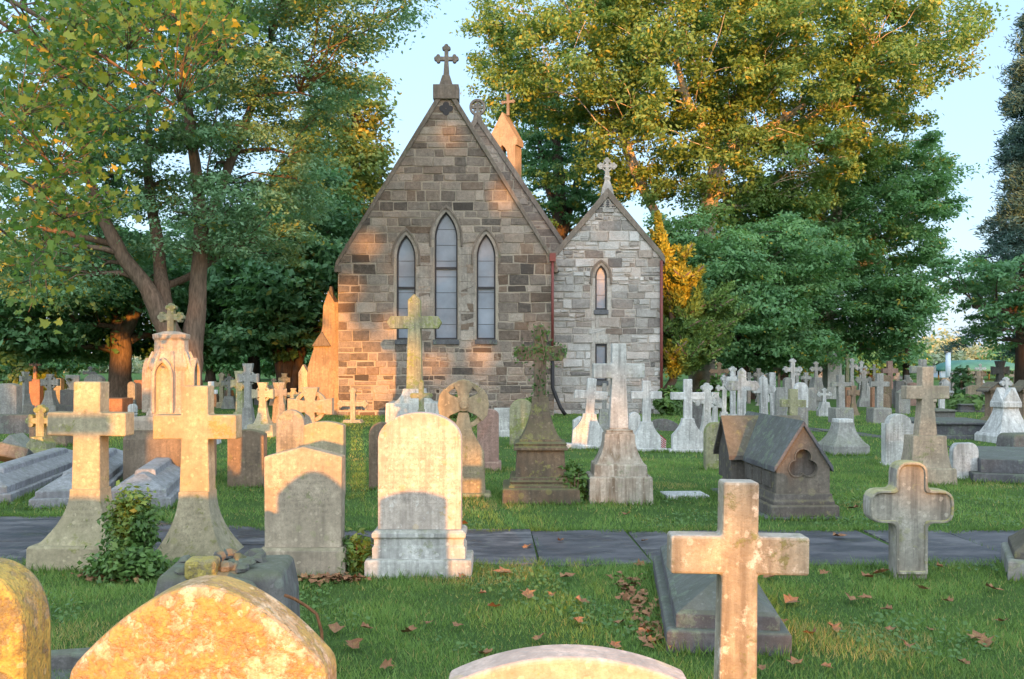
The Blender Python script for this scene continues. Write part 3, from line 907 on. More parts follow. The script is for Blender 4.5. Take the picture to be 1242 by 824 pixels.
def fleury(parent, loc, x, z0, z1, w, d, mat, ring=False, name='finial_cross'):
    b = MB(); za = z0 + (z1 - z0) * .60; hs = w * .085
    b.prism(cross_outline('plain', hs, w * .36, z0, z1 - w * .12, za - hs, za + hs, hs * 1.7), -d / 2, d / 2)
    e = d / 2 + .004; top = z1 - w * .14
    for cx, cz, dx, dz in ((0, top, 0, 1), (w * .36, za, 1, 0), (-w * .36, za, -1, 0)):
        r = w * .10
        b.disc(cx + dx * r * .9, cz + dz * r * .9, r, -e, e, 12); b.disc(cx + dz * r, cz + dx * r, r * .9, -e - .003, e + .003, 12); b.disc(cx - dz * r, cz - dx * r, r * .9, -e - .003, e + .003, 12)
    if ring:
        b.ring(0, za, w * .22, w * .30, -d * .35, d * .35, 24)
    b.build(name, mat, parent, .006, loc=(loc[0] + x, loc[1], 0))

fleury(church, (0, .2, 0), 0, ZA + .35, GZ(53, CY), .74, .14, M['coping'])
# side body and roof of the chancel
b = MB(); b.prism([(-HWC + .02, -.05), (HWC - .02, -.05), (HWC - .02, ZE - .1), (-HWC + .02, ZE - .1)], .61, 9.0); b.build('side_wall', M['dress'], church)
b = MB(); b.prism([(-HWC - .2, ZE - .25), (HWC + .2, ZE - .25), (0, ZA - .06)], .5, 9.0); b.build('roof', M['roof'], church)
# nave behind, taller and set a little to the right
NY = 9.0; NXc = GX(579, CY + NY) - CXW; NA = GZ(146, CY + NY); NE = 5.0; NHW = (NA - NE) / 1.46
stone_wall(church, (NXc, NY, 0), [(-NHW, -.1), (NHW, -.1), (NHW, NE), (0, NA), (-NHW, NE)], [], WM_CH, .6, (.27, .42), (.35, .9), .2, lambda x, z, rr: rr.gauss(.5, .14), 9)
gable_coping(church, (NXc, NY, 0), NHW, NE, NA, -.09, .5)
b = MB(); b.prism([(-NHW + .02, -.05), (NHW - .02, -.05), (NHW - .02, NE - .1), (-NHW + .02, NE - .1)], NY + .61, NY + 16); b.build('side_wall', M['dress'], church, loc=(NXc, 0, 0))
b = MB(); b.prism([(-NHW - .2, NE - .25), (NHW + .2, NE - .25), (0, NA - .06)], NY + .5, NY + 16); b.build('roof', M['roof'], church, loc=(NXc, 0, 0))
# round pierced finial on the nave gable
sN = (CY + NY) / F; fb = MB(); cz = GZ(129, CY + NY); rf = 10 * sN
fb.ring(0, cz, rf * .72, rf, -.1, .1, 28)
fb.prism(cross_outline('plain', rf * .16, rf * .8, cz - rf * .8, cz + rf * .8, cz - rf * .16, cz + rf * .16), -.07, .07)
for i in range(4):
    a = math.pi / 4 + i * math.pi / 2; fb.disc(rf * .48 * math.cos(a), cz + rf * .48 * math.sin(a), rf * .17, -.05, .05, 12)
fb.prism([(-.22, NA - .1), (.22, NA - .1), (.15, cz - rf * .9), (-.15, cz - rf * .9)], -.16, .16)
fb.build('wheel_finial', M['coping'], church, .008, loc=(NXc, NY + .2, 0))
# bell gable at the far end
BY = 47.0; sB = BY / F
M['bell_stone'] = stone('warm_bell_gable_stone', (.40, .30, .21), (.28, .25, .1), .1, .35, .3, .1, big=.5)
bw = 17 * sB; bz0 = 9.5; bzs = GZ(170, BY); bzt = GZ(136, BY)
op = dict(xc=0, w=bw * .42, zb=GZ(205, BY), zs=GZ(190, BY), zt=GZ(176, BY))
outer = [(-bw, bz0), (bw, bz0), (bw, bzs - .3), (bw * 1.15, bzs - .3), (bw * 1.15, bzs), (0, bzt), (-bw * 1.15, bzs), (-bw * 1.15, bzs - .3), (-bw, bzs - .3)]
bm = bmesh.new(); es = []
for pts in (outer, arch_outline(op)):
    vs = [bm.verts.new((x, 0, z)) for x, z in pts]; es += [bm.edges.new((vs[i], vs[(i + 1) % len(vs)])) for i in range(len(vs))]
bmesh.ops.triangle_fill(bm, edges=es, use_beauty=True, normal=(0, -1, 0))
b = MB(); idx = {v: i for i, v in enumerate(bm.verts)}; nv = len(bm.verts)
b.v = [tuple(v.co) for v in bm.verts] + [(v.co.x, .8, v.co.z) for v in bm.verts]
for f in bm.faces:
    ids = [idx[v] for v in f.verts]; b.f += [ids, [i + nv for i in ids[::-1]]]; b.m += [0, 0]; b.sm += [False, False]
for e in bm.edges:
    if len(e.link_faces) == 1:
        i, j = idx[e.verts[0]], idx[e.verts[1]]; b.f.append([i, j, j + nv, i + nv]); b.m.append(0); b.sm.append(False)
bm.free()
bc = b.build('bell_gable', M['bell_stone'], church, 0, loc=(GX(609, BY) - CXW, BY - CY, 0)); bc.rotation_euler = (0, 0, R(-24))
b = MB(); b.lathe([(.03, op['zs'] + .1), (.16, op['zs']), (.2, op['zs'] - .25), (.3, op['zs'] - .5), (.27, op['zs'] - .5)], 14, c=(0, .4)); b.build('bell', M['iron'], bc)
b = MB(); add_cross(b, 'bud', .06, .30, bzt - .1, GZ(114, BY), GZ(122, BY) - .06, GZ(122, BY) + .06, .12); b.build('finial_cross', M['coping'], bc, loc=(.15, .4, 0))
# stepped corner buttress, left
b = MB(); sb = s31
out = [(371, 512), (411, 512), (411, 366), (404, 366), (396, 352), (390, 371), (389, 396), (387, 405), (379, 416), (378, 424), (371, 446)]
b.prism([((x - 541) * sb, max(-.1, GZ(y, CY)) if y < 512 else -.1) for x, y in out], .25, 1.15)
b.build('buttress', M['bell_stone'], church, .02)
b = MB(); b.prism([((x - 541) * sb, GZ(y, CY)) for x, y in ((377, 420), (400, 420), (389, 402))], .12, .30); b.build('buttress_gablet', M['coping'], church, .015)
b = MB(); b.prism([((x - 541) * sb, GZ(y, CY)) for x, y in ((394, 362), (401, 362), (399, 346), (396, 346))], .5, .75); b.build('pinnacle', M['coping'], church, .01)
# the smaller gable on the right
VY = 1.0; sV = (CY + VY) / F; VX = GX(737, CY + VY) - CXW; VHW = 66.5 * sV; VE = GZ(313, CY + VY); VA = GZ(236, CY + VY)
vz = lambda py: GZ(py, CY + VY)
o1 = dict(xc=-8 * sV, w=7 * sV, zb=vz(376), zs=vz(336), zt=vz(322), sur=.16)
o2 = dict(xc=-8 * sV, w=7 * sV, zb=vz(462), zs=vz(417), zt=vz(417), sur=.16)
stone_wall(church, (VX, VY, 0), [(-VHW, -.1), (VHW, -.1), (VHW, VE), (0, VA), (-VHW, VE)], [o1, o2], WM_VE, .6, (.22, .36), (.25, .8), .5, lambda x, z, rr: rr.gauss(.58, .24), 21, bump=.024)
window(church, (VX, VY, 0), o1, [], True, True, .2)
window(church, (VX, VY, 0), o2, [], True, False, .2)
for col_ in [(o1['xc'] - o1['w'] - .14, o1['xc'] - o1['w'] - .01, o2['zb'], o1['zs'] - .05), (o1['xc'] + o1['w'] + .01, o1['xc'] + o1['w'] + .14, o2['zb'], o1['zs'] - .05), (o1['xc'] - o1['w'] + .0, o1['xc'] + o1['w'] - .0, o2['zt'] + .02, o1['zb'] - .17)]:
    ashlar(church, (VX, VY, 0), [col_], M['ashlar_pale'], 5)
gable_coping(church, (VX, VY, 0), VHW, VE, VA, -.09, .5, .14, .12)
b = MB(); b.prism([(-VHW + .02, -.05), (VHW - .02, -.05), (VHW - .02, VE - .1), (-VHW + .02, VE - .1)], .61, 7.9); b.build('side_wall', M['ashlar_pale'], church, loc=(VX, VY, 0))
b = MB(); b.prism([(-VHW - .15, VE - .2), (VHW + .15, VE - .2), (0, VA - .05)], .5, 7.9); b.build('roof', M['roof'], church, loc=(VX, VY, 0))
# pale stone at its apex, dark discs paint shade for piercings, and the pale finial
k = (VA - VE) / VHW; zt_ = VA - .14; zb_ = vz(253); hb = (zt_ - zb_) / k
b = MB(); b.prism([(-hb, zb_), (hb, zb_), (0, zt_)], -.045, .01); tp = b.build('tracery_panel', M['ashlar_pale'], church, .004, loc=(VX, VY, 0))
b = MB()
for row, cnt in ((.22, 5), (.45, 3), (.66, 1)):
    for i in range(cnt):
        zz = zb_ + (zt_ - zb_) * row; xx = (i - (cnt - 1) / 2) * .19
        for a in range(3):
            b.disc(xx + .035 * math.cos(a * 2.094 + 1.57), zz + .035 * math.sin(a * 2.094 + 1.57), .028, -.050 - a * .001, -.03, 10)
b.build('piercing_shade', M['lead'], tp)
b = MB(); b.loft([(VA - .05, .22, .2), (VA + .25, .17, .15), (VA + .5, .08, .08), (VA + .6, .12, .1), (VA + .66, .06, .06)]); b.build('apex_block', M['ashlar_pale'], church, .01, loc=(VX, VY + .2, 0))
fleury(church, (VX, VY + .2, 0), 0, VA + .6, vz(191), .62, .12, M['ashlar_pale'], True)
# rain pipes
b = MB(); xp = GX(670, CY) - CXW
b.tube([(xp, -.12, GZ(312, CY)), (xp, -.12, GZ(428, CY))], .045, 10); b.box(xp - .1, xp + .1, -.2, .0, GZ(318, CY), GZ(308, CY))
pr = b.build('rain_pipe', M['pipe_red'], church)
b = MB(); b.tube([(xp, -.12, GZ(426, CY)), (xp, -.13, GZ(470, CY)), (xp + .1, -.2, GZ(480, CY)), (xp + .25, -.3, GZ(494, CY)), (xp + .4, -.4, .05)], .06, 10); b.build('pipe_shoe', M['pipe_black'], pr)
b = MB(); b.tube([(VX + VHW - .05, VY - .1, VE - .1), (VX + VHW - .05, VY - .1, .1)], .05, 10); b.build('rain_pipe', M['pipe_red'], church)

# ------------------------------------------------------------------ graves
CM, HS, LT = cross_monument, headstone, ledger


def plate(b, outer, holes, y0, y1):
    """flat slab with openings"""
    bm = bmesh.new(); es = []
    for pts in [outer] + holes:
        vs = [bm.verts.new((x, 0, z)) for x, z in pts]; es += [bm.edges.new((vs[i], vs[(i + 1) % len(vs)])) for i in range(len(vs))]
    bmesh.ops.triangle_fill(bm, edges=es, use_beauty=True, normal=(0, -1, 0))
    idx = {v: i for i, v in enumerate(bm.verts)}; nv = len(bm.verts); o = len(b.v)
    b.v += [(v.co.x, y0, v.co.z) for v in bm.verts] + [(v.co.x, y1, v.co.z) for v in bm.verts]
    for f in bm.faces:
        ids = [idx[v] + o for v in f.verts]; b.f += [ids, [i + nv for i in ids[::-1]]]; b.m += [0, 0]; b.sm += [False, False]
    for e in bm.edges:
        if len(e.link_faces) == 1:
            i, j = idx[e.verts[0]] + o, idx[e.verts[1]] + o; b.f.append([i, j, j + nv, i + nv]); b.m.append(0); b.sm.append(False)
    bm.free(); return b


def trefoil(cx, cz, a, r, n=12):
    h = math.sqrt(max(1e-6, r * r - (a * math.sqrt(3) / 2) ** 2)); dist = a * .5 + h; p = []
    for k in range(3):
        d = math.pi / 2 + k * 2 * math.pi / 3
        c = Vector((a * math.cos(d), a * math.sin(d)))
        q0 = Vector((dist * math.cos(d - math.pi / 3), dist * math.sin(d - math.pi / 3))) - c
        th = math.acos(max(-1, min(1, q0.normalized().dot(Vector((math.cos(d), math.sin(d)))))))
        for i in range(n):
            t = d - th + 2 * th * i / n
            p.append((cx + c.x + r * math.cos(t), cz + c.y + r * math.sin(t)))
    return p


def rock(b, c, sx, sy, sz, rr, n=7):
    v = []; f = []
    for j in range(1, 5):
        ph = math.pi * j / 5
        for i in range(n):
            a = 2 * math.pi * i / n; k = rr.uniform(.75, 1.2)
            v.append((c[0] + sx * k * math.sin(ph) * math.cos(a), c[1] + sy * k * math.sin(ph) * math.sin(a), c[2] + sz * k * math.cos(ph)))
    v += [(c[0], c[1], c[2] + sz), (c[0], c[1], c[2] - sz)]
    for j in range(3):
        for i in range(n):
            q = (i + 1) % n; f.append((j * n + i, (j + 1) * n + i, (j + 1) * n + q, j * n + q))
    for i in range(n):
        q = (i + 1) % n; f += [(4 * n, i, q), (3 * n + i, 4 * n + 1, 3 * n + q)]
    b.add(v, f)


# --- nearest stones
def big_round(px, py_front, py_back, wpx, Y, dep, mat, label, rise, bev=.02, parab=False):
    s = Y / F; hw = wpx * s / 2; z1 = GZ(py_front, Y)
    t = thing('headstone', label, 'gravestone', (GX(px, Y), Y + dep / 2, 0))
    if parab: out = [(-hw, -.05), (hw, -.05)] + [(hw * (1 - i / 18), z1 - rise * abs(1 - i / 18) ** 1.75) for i in range(37)]
    else: out = [(-hw, -.05), (hw, -.05)] + [(hw * math.copysign(abs(math.cos(a)) ** .85, math.cos(a)), z1 - rise + rise * abs(math.sin(a)) ** .92) for a in [math.pi * i / 36 for i in range(37)]]
    b = MB(); b.prism(out, -dep / 2, dep / 2); o = b.build('tablet', mat, t, bev, 3)
    panel(o, 0, 0, 0)
    return t

big_round(238, 712, 693, 316, 2.05, .14, M['lichen_big'], 'broad round topped headstone crusted with orange lichen, in front of the broken dark plinth', .185, .022, True)
big_round(-52, 690, 680, 158, 2.15, .15, M['lichen_dark'], 'narrow lichen and soot stained round headstone cut by the edge beside the broad orange one', .17)
t = thing('headstone', 'rose and white marble headstone whose low curved top barely shows, near the tall square cross', 'gravestone', (GX(690, 2.1), 2.14, 0))
MB().prism(stone_outline('segment', .27, -.05, GZ(799, 2.08), .062), -.055, .055).build('tablet', M['rose'], t, .01, 3)

CM(890, 909, 583, 43, 166, 648, 694, [], M['fg_cross'], 'square cut speckled Latin cross, sunlit on its left arm, before the flat hipped tomb', Y=4.24, depth=.125, tilt=(0, R(1.0)), foot=48, name='latin_cross')
LT(884, 794, 884 - 38, 694, .73, .37, M['slatestone'], 'low hipped dark ledger tomb lying behind the square cut cross', hip=.30)

# the flat spot of pale lichen on that tomb
def rounded_cross():
    px, base = 1101, 703; Y = GY(base) + .08; s = Y / F
    t = thing('rounded_cross', 'round ended cross edged with yellow lichen, beside the far edge of the flagstone path', 'gravestone', (GX(px, Y), Y, 0), R(-2))
    z = lambda py: GZ(py, Y)
    hs, ha = 19 * s, 50 * s
    def soft(hs, ha, z0, z1, a0, a1, r):
        q = cross_outline('plain', hs, ha, z0, z1, a0, a1); o = []; n = len(q)
        for i, (x, zz) in enumerate(q):
            if i < 2: o.append((x, zz)); continue
            p0, p1 = Vector(q[i - 1]), Vector(q[(i + 1) % n]); c = Vector((x, zz)); u = (p0 - c).normalized(); w_ = (p1 - c).normalized()
            convex = i not in (2, 5, 8, 11); rr_ = r if convex else r * .55
            a, b_ = c + u * rr_, c + w_ * rr_
            for k in range(5):
                t_ = k / 4; o.append(tuple(a * (1 - t_) ** 2 + c * 2 * t_ * (1 - t_) + b_ * t_ ** 2))
        return o
    rc = .10
    out = soft(hs, ha, -.05, z(559), z(633), z(593), rc)
    b = MB(); b.prism(out, -.075, .085)
    # soften inner corners with fillets
    o = b.build('cross', M['yellow'], t, .012, 3)
    # raised border band
    ins = .024
    inner = soft(hs - ins, ha - ins, z(690), z(559) - ins, z(633) + ins, z(593) - ins, rc * .75)
    outer = soft(hs - .003, ha - .003, z(694), z(559) - .003, z(633) + .003, z(593) - .003, rc)
    b = MB(); band(b, inner + inner[:1], outer + outer[:1], -.098, -.07); b.build('border', M['yellow_edge'], t, .006)
rounded_cross()

# dark pedestal at the right border
t = thing('pedestal', 'dark sloping pedestal on a pale grey plinth by the path, cut by the picture edge', 'gravestone', (GX(1288, 7.75), 7.75, 0), R(-24))
MB().loft([(-.05, .42, .42), (.15, .42, .42), (.165, .40, .40)]).build('plinth', M['grey'], t, .01)
MB().loft([(.16, .37, .37), (.22, .37, .37), (.25, .33, .33), (.33, .25, .25), (.42, .20, .20), (.55, .17, .17), (.62, .16, .16), (.66, .19, .19), (.78, .19, .19)]).build('die', M['tomb'], t, .01)

# --- the row at the path, left to right
CM(109, 693, 463, 32, 94, 500, 528, [(662, 108, 106, 'box'), (596, 92, 36, 'flare')], M['sand_gold'], 'plain sandstone cross on a flared plinth, standing just left of the ivy bush', depth=.2, foot=34, ddepth=.9, tilt=(0, R(.6)))
CM(240, 671, 468, 32, 100, 503, 532, [(600, 104, 36, 'flare')], M['sand_gold'], 'plain sandstone cross on a flared base, standing just right of the ivy bush', depth=.2, foot=36, ddepth=.9, Y=8.2)
t = HS(370, 700, 541, 92, 'gable', M['sand'], 'grey buff gable topped headstone left of the tall rounded marble headstone', .13, .17, plinth=(104, 664), taper=-.02)
def round_marble():
    px, base = 508, 703; Yf = GY(base); s = Yf / F; Y = Yf + .22
    t = thing('headstone', 'tall rounded marble headstone glowing in the sun on a stepped base beside the path', 'gravestone', (GX(px + 2, Y), Y, 0))
    m = stone('pale_rose_marble', (.60, .52, .45), (.5, .36, .12), .15, .45, .12, .15, (.4, .34, .28), pale=(.7, .68, .64), pale_amt=.1)  # warm rose tone mottled evenly over the tablet
    z = lambda py: GZ(py, Y)
    MB().loft([(-.05, 65 * s, .22), (z(673) - .02, 65 * s, .22), (z(673), 64 * s, .215)]).build('plinth', M['marble'], t, .008)
    MB().loft([(z(674), 57 * s, .16), (z(660), 57 * s, .16), (z(658), 55 * s, .15), (z(650), 55 * s, .15), (z(648), 57.5 * s, .165), (z(643), 57.5 * s, .165), (z(640), 54 * s, .14)]).build('base_moulding', M['marble'], t, .005)
    o = MB().prism(stone_outline('round', 51.5 * s, z(641), z(500), 34 * s), -.085, .085).build('tablet', m, t, .01)
    panel(o, .3, z(610), z(530))
round_marble()
HS(463, 595, 512, 30, 'round', M['brown'], 'narrow brown slab half hidden behind the tall rounded marble headstone', .5, .12)

# broken plinth, left foreground
def broken():
    rr_ = random.Random(3); Y = 5.2
    t = thing('broken_plinth', 'dark broken plinth with a crumbled top behind the broad orange lichen headstone', 'gravestone', (GX(278, Y), Y, 0), R(6))
    MB().loft([(-.05, .36, .30), (.45, .345, .28), (.60, .32, .25), (.63, .30, .22)]).build('block', M['grey_dark'], t, .02, 3)
    for i in range(22):
        b = MB(); x = rr_.uniform(-.26, .26); rock(b, (x, rr_.uniform(-.22, .18), .64 + rr_.uniform(-.02, .03)), rr_.uniform(.03, .075), rr_.uniform(.03, .07), rr_.uniform(.02, .045), rr_, 6)
        b.build('fragment', M['mossy'] if i % 4 == 0 else M['grey_dark'], t, .003)
    b = MB(); b.box(-.18, -.02, -.27, -.12, .60, .70); b.build('fragment', M['lichen_dark'], t, .02)
    b = MB(); b.tube([(.04, -.30, .60), (.16, -.31, .57), (.22, -.31, .5), (.24, -.31, .40)], [.035, .03, .03, .025], 8); b.build('strap', M['grey_dark'], t)
broken()
b = MB(); Y = 4.6
pts = [(GX(345, Y), Y, GZ(722, Y)), (GX(358, Y), Y, GZ(727, Y)), (GX(371, Y), Y + .02, GZ(737, Y)), (GX(384, Y), Y, GZ(745, Y)), (GX(390, Y), Y, GZ(765, Y)), (GX(392, Y), Y, GZ(800, Y)), (GX(392, Y), Y, 0)]
tag(b.build('stem', M['iron']) if False else MB().tube(pts, .008, 6).build('bent_rod', M['iron']), 'rusty bent rod rising behind the broad orange lichen headstone', 'rod')
t = thing('grave_kerb', 'dark stone kerb frame lying in the grass between the two nearest lichen headstones', 'kerb', (GX(78, 4.9), 4.9, 0), R(14))
for x0, x1, y0, y1 in ((-.42, -.30, -.9, .55), (.30, .42, -.9, .55), (-.30, .30, .43, .55)):
    MB().box(x0, x1, y0, y1, -.05, .10).build('kerb_stone', M['grey_dark'], t, .015)
MB().box(-.3, .3, -.9, .43, -.05, .015).build('infill', M['slatestone'], t)

# --- middle ground, left
LT(-30, 613, 85, 568, .80, .36, M['ledger'], 'blue grey coped ledger, leftmost of the three lying beyond the path', ridge=True)
LT(75, 617, 140, 566, .72, .34, M['ledger'], 'blue grey coped ledger, middle of the three lying beyond the path', ridge=True)
LT(165, 619, 222, 569, .78, .38, M['ledger'], 'blue grey coped ledger lying between the two tall sandstone crosses', ridge=True)


def bell_monument():
    Y = 13.7; s = Y / F; px = 208
    t = thing('bell_monument', 'tall bell shaped eight sided monument with gothic panels and a budded cross on top', 'monument', (GX(px, Y), Y, 0), 0)
    z = lambda py: GZ(py, Y)
    ped = stone('sooty_brown_block', (.24, .19, .14), (.3, .25, .1), .1, .5, .6, .2)
    die = stone('cream_bell_stone', (.52, .44, .35), (.4, .34, .18), .12, .5, .3, .15, soot=(.12, .10, .08))
    MB().loft([(-.05, 42 * s, .5), (z(530), 42 * s, .5), (z(522), 40 * s, .47), (z(519), 40 * s, .47)]).build('plinth', ped, t, .012)
    MB().loft([(z(520), 36 * s, .42), (z(508), 36 * s, .42), (z(504), 32 * s, .38)]).build('step', die, t, .012)
    prof = [(29, 505), (29, 500), (25.5, 494), (25, 450), (27, 445), (26, 440), (22.5, 432), (20, 426), (19.5, 413), (21.5, 411), (22, 406), (10, 402.5), (6, 402)]
    MB().lathe([(r * s, z(y)) for r, y in prof], 8, smooth=False, rot=math.pi / 8).build('die', die, t, .012)
    # four gothic niches with mouldings
    for k in range(8):
        if k % 2: continue
        a = k * math.pi / 4; mt = Matrix.Rotation(a, 4, 'Z') @ Matrix.Translation((0, -25.5 * s * .90, 0))
        o_ = dict(xc=0, w=12.5 * s, zb=z(500), zs=z(456), zt=z(434))
        b = MB(); p0 = arch_outline(dict(o_, w=9 * s, zt=z(440), zb=z(500))); p1 = arch_outline(o_)
        p0 = p0[1:] + p0[:1]; p1 = p1[1:] + p1[:1]
        band(b, p0, p1, -.10, .06)
        b.v = [tuple(mt @ Vector(v)) for v in b.v]; b.build('niche_moulding', die, t, .01)
        b = MB(); b.prism(arch_outline(dict(o_, w=9.1 * s, zt=z(439.5), zb=z(499))), -.035, .06, mat=mt); o = b.build('niche_panel', die, t)
    b = MB()
    for k in range(8):
        a = k * math.pi / 4 + math.pi / 8; b.tube([(20.5 * s * math.cos(a), 20.5 * s * math.sin(a), z(427)), (24 * s * math.cos(a), 24 * s * math.sin(a), z(435)), (27.4 * s * math.cos(a), 27.4 * s * math.sin(a), z(444)), (26 * s * math.cos(a), 26 * s * math.sin(a), z(497))], .025, 6)
    b.build('ribs', die, t)
    b = MB(); add_cross(b, 'bud', 4 * s, 11 * s, z(403), z(373), z(389), z(381), .11); b.build('cross', M['green'], t, .008)
bell_monument()
HS(300, 593, 521, 44, 'segment', M['brown'], 'weathered brown headstone with moss streaks, standing right of the second sandstone cross', .12, .2)
CM(50, 557, 497, 10, 24, 507, 514, [(545, 34, 30, 'box'), (530, 24, 14, 'shoulder')], M['green'], 'small sunlit budded cross with scrolled foot near the ledgers', style='bud', depth=.12)
HS(20, 552, 526, 36, 'gable', M['grey'], 'low house shaped grey stone left of the small budded cross', .45, .5, letters=False, plinth=(44, 545))
b = MB(); Y = 15.2
tt_ = thing('slab', 'dark tilted broken slab at the left border behind the ledgers', 'slab', (GX(-6, Y), Y, .0), R(10), (R(-18), R(14)))
MB().box(-.45, .45, -.3, .3, .2, .42).build('block', M['grey_dark'], tt_, .03)
HS(63, 545, 515, 44, 'flat', M['brown'], 'long low brown block behind the small budded cross', .0, .4, Y=19.5, letters=False)
HS(26, 528, 503, 70, 'flat', M['grey_dark'], 'long low dark kerb block in front of the grey rounded tablet', .0, .4, Y=23, letters=False)
HS(10, 503, 465, 27, 'segment', M['grey'], 'wide grey rounded tablet at the left border, half behind the dark kerb block', .12, .3, Y=24)
CM(31, 500, 451, 6, 13, 457, 462, [(492, 17, 15, 'box'), (478, 12, 7, 'flare')], M['grey'], 'grey ringed cross seen almost side on next to the wide rounded tablet', style='celtic', rz=R(55), Y=30)
CM(61, 500, 454, 6, 22, 461, 467, [(492, 26, 24, 'box'), (474, 17, 9, 'flare')], M['grey'], 'grey ringed cross between the orange lit slabs far left', style='celtic', Y=30)
HS(44, 497, 460, 13, 'flat', M['terracotta'], 'orange lit upright slab between the two grey ringed crosses', 0, .3, Y=36, letters=False)
HS(71, 493, 459, 10, 'flat', M['sand_gold'], 'bright sunlit upright slab right of the second grey ringed cross', 0, .3, Y=37, letters=False)
CM(43, 485, 436, 4, 15, 441, 444, [(470, 8, 6, 'box')], M['pink'], 'tall pink cross rising behind the grey ringed crosses', Y=42)
HS(85, 497, 473, 20, 'flat', M['grey_dark'], 'dark scrolled tablet just left of the first sandstone cross', .1, .3, Y=33, plinth=(24, 492))
HS(115, 497, 454, 22, 'segment', M['grey'], 'grey curved tablet peeping over the first sandstone cross', .25, .3, Y=33)
HS(141, 503, 483, 28, 'flat', M['terracotta'], 'low red sandstone chest in front of the sunlit forked tree', 0, .9, Y=31, letters=False, name='chest_tomb', cat='tomb')
HS(160, 500, 463, 9, 'round', M['grey'], 'thin grey tablet left of the bell shaped monument', .5, .15, Y=34)
HS(169, 500, 461, 11, 'flat', M['terracotta'], 'orange lit slab tucked against the bell shaped monument', 0, .2, Y=35, letters=False)
CM(161, 545, 490, 9, 9, 500, 505, [(520, 18, 12, 'flare')], M['marble'], 'small urn topped marble post between the first sandstone cross and the bell shaped monument', style='round', Y=17)
CM(256, 535, 463, 6, 15, 473, 478, [(520, 20, 16, 'box'), (505, 20, 6, 'flare')], M['white'], 'slender white cross peeping out behind the second sandstone cross', Y=20)
CM(269, 500, 455, 5, 17, 464, 469, [(488, 12, 10, 'box')], M['sand_gold'], 'small sunlit golden cross far beyond the second sandstone cross', Y=36, style='bud')
CM(278, 500, 462, 4, 10, 468, 471, [(486, 10, 8, 'box')], M['terracotta'], 'tiny red cross right of the small golden cross', Y=38)
CM(291, 520, 450, 9, 21, 462, 469, [(500, 24, 12, 'flare')], M['green'], 'dull green ringed cross partly behind the tall grey ringed cross', style='celtic', Y=25)
CM(301, 520, 441, 9, 25, 455, 463, [(495, 26, 11, 'flare')], M['grey'], 'tall grey ringed cross with a wide foot left of the sunlit ringed cross', style='celtic', Y=23.5)
CM(319, 525, 464, 9, 26, 474, 482, [(515, 32, 30, 'box'), (495, 20, 10, 'flare')], M['sand_gold'], 'sunlit ringed cross with short arms on a tapering foot', style='celtic', Y=22)
CM(338, 525, 464, 9, 20, 473, 480, [(490, 18, 10, 'flare')], M['sand'], 'ringed cross turned almost edge on, right of the sunlit ringed cross', style='celtic', Y=22.5, rz=R(58))
CM(345, 500, 453, 5, 14, 459, 463, [(490, 10, 5, 'flare')], M['sand_gold'], 'small sunlit ringed cross in front of the many stemmed tree', style='celtic', Y=33)
CM(356, 500, 471, 5, 14, 477, 481, [(492, 12, 6, 'flare')], M['sand_gold'], 'stubby golden ringed cross left of the church corner', style='celtic', Y=30)
HS(369, 500, 442, 11, 'gable', M['marble'], 'tall narrow pale obelisk slab against the church buttress', .9, .4, Y=33.5, letters=False)
HS(353, 600, 497, 34, 'gothic', M['grey'], 'pointed grey headstone standing behind the gable topped headstone', .5, .12, Y=12.3)
HS(394, 610, 511, 48, 'segment', M['sand_gold'], 'wide sunlit headstone with mossy curved top behind the gable topped headstone', .10, .2, Y=12.0)
CM(377, 560, 470, 14, 54, 486, 500, [(530, 46, 40, 'box')], M['sand'], 'sunlit ringed cross with broad arms behind the wide mossy topped headstone', style='celtic', Y=14.2, depth=.18)
CM(428, 560, 474, 6, 30, 487, 493, [(510, 34, 20, 'flare')], M['sand'], 'small pale cross catching the sun against the foot of the church wall', style='bud', Y=27)

# --- middle ground, centre
CM(503, 523, 357, 15, 66, 384, 399, [(489, 64, 62, 'box'), (472, 46, 26, 'flare')], M['green'], 'very tall carved cross with mossy arms standing before the church windows', style='point', Y=24, depth=.34, foot=19, basemat=M['marble'])
CM(511, 540, 460, 6, 28, 477, 483, [(497, 16, 8, 'flare')], M['green'], 'small slim pointed cross just in front of the very tall carved cross', style='point', Y=17)


def ring_cross():
    Yf = GY(605); Y = Yf + .15; s = Y / F; px = 562
    t = thing('ringed_cross', 'tan ringed cross with broad wedge arms on a flaring inscribed shaft', 'gravestone', (GX(px, Y), Y, 0), R(3))
    z = lambda py: GZ(py, Y); cz = z(491); r = 29 * s
    MB().loft([(-.05, 34 * s, .2), (z(599), 34 * s, .2), (z(597), 32 * s, .18)]).build('plinth', M['tan_green'], t, .01)
    b = MB(); b.prism([(-27 * s, z(598)), (27 * s, z(598)), (25 * s, z(548)), (11 * s, z(523)), (6 * s, z(500)), (-6 * s, z(500)), (-11 * s, z(523)), (-25 * s, z(548))], -.10, .10)
    o = b.build('shaft', M['tan_green'], t, .01); panel(o, 20 * s, z(590), z(550))
    b = MB()
    for a in (0, 90, 180):
        mt = Matrix.Translation((0, 0, cz)) @ Matrix.Rotation(R(-a + 90), 4, 'Y')
        L = 31 * s
        we = (12 if a == 90 else 20) * s; b.prism([(-6 * s, 0), (6 * s, 0), (we * .62, L * .5), (we, L * .74), (we * .62, L * .93), (0, L), (-we * .62, L * .93), (-we, L * .74), (-we * .62, L * .5)], -.103 - a * 1e-5, .103 + a * 1e-5, mat=mt)
    b.disc(0, cz, 8 * s, -.108, .108, 18); b.disc(0, cz, 5 * s, -.13, .11, 16)
    b.build('cross_head', M['tan_green'], t, .008)
    MB().ring(0, cz, 23 * s, 29 * s, -.06, .06, 48).build('ring', M['tan_green'], t, .008)
ring_cross()
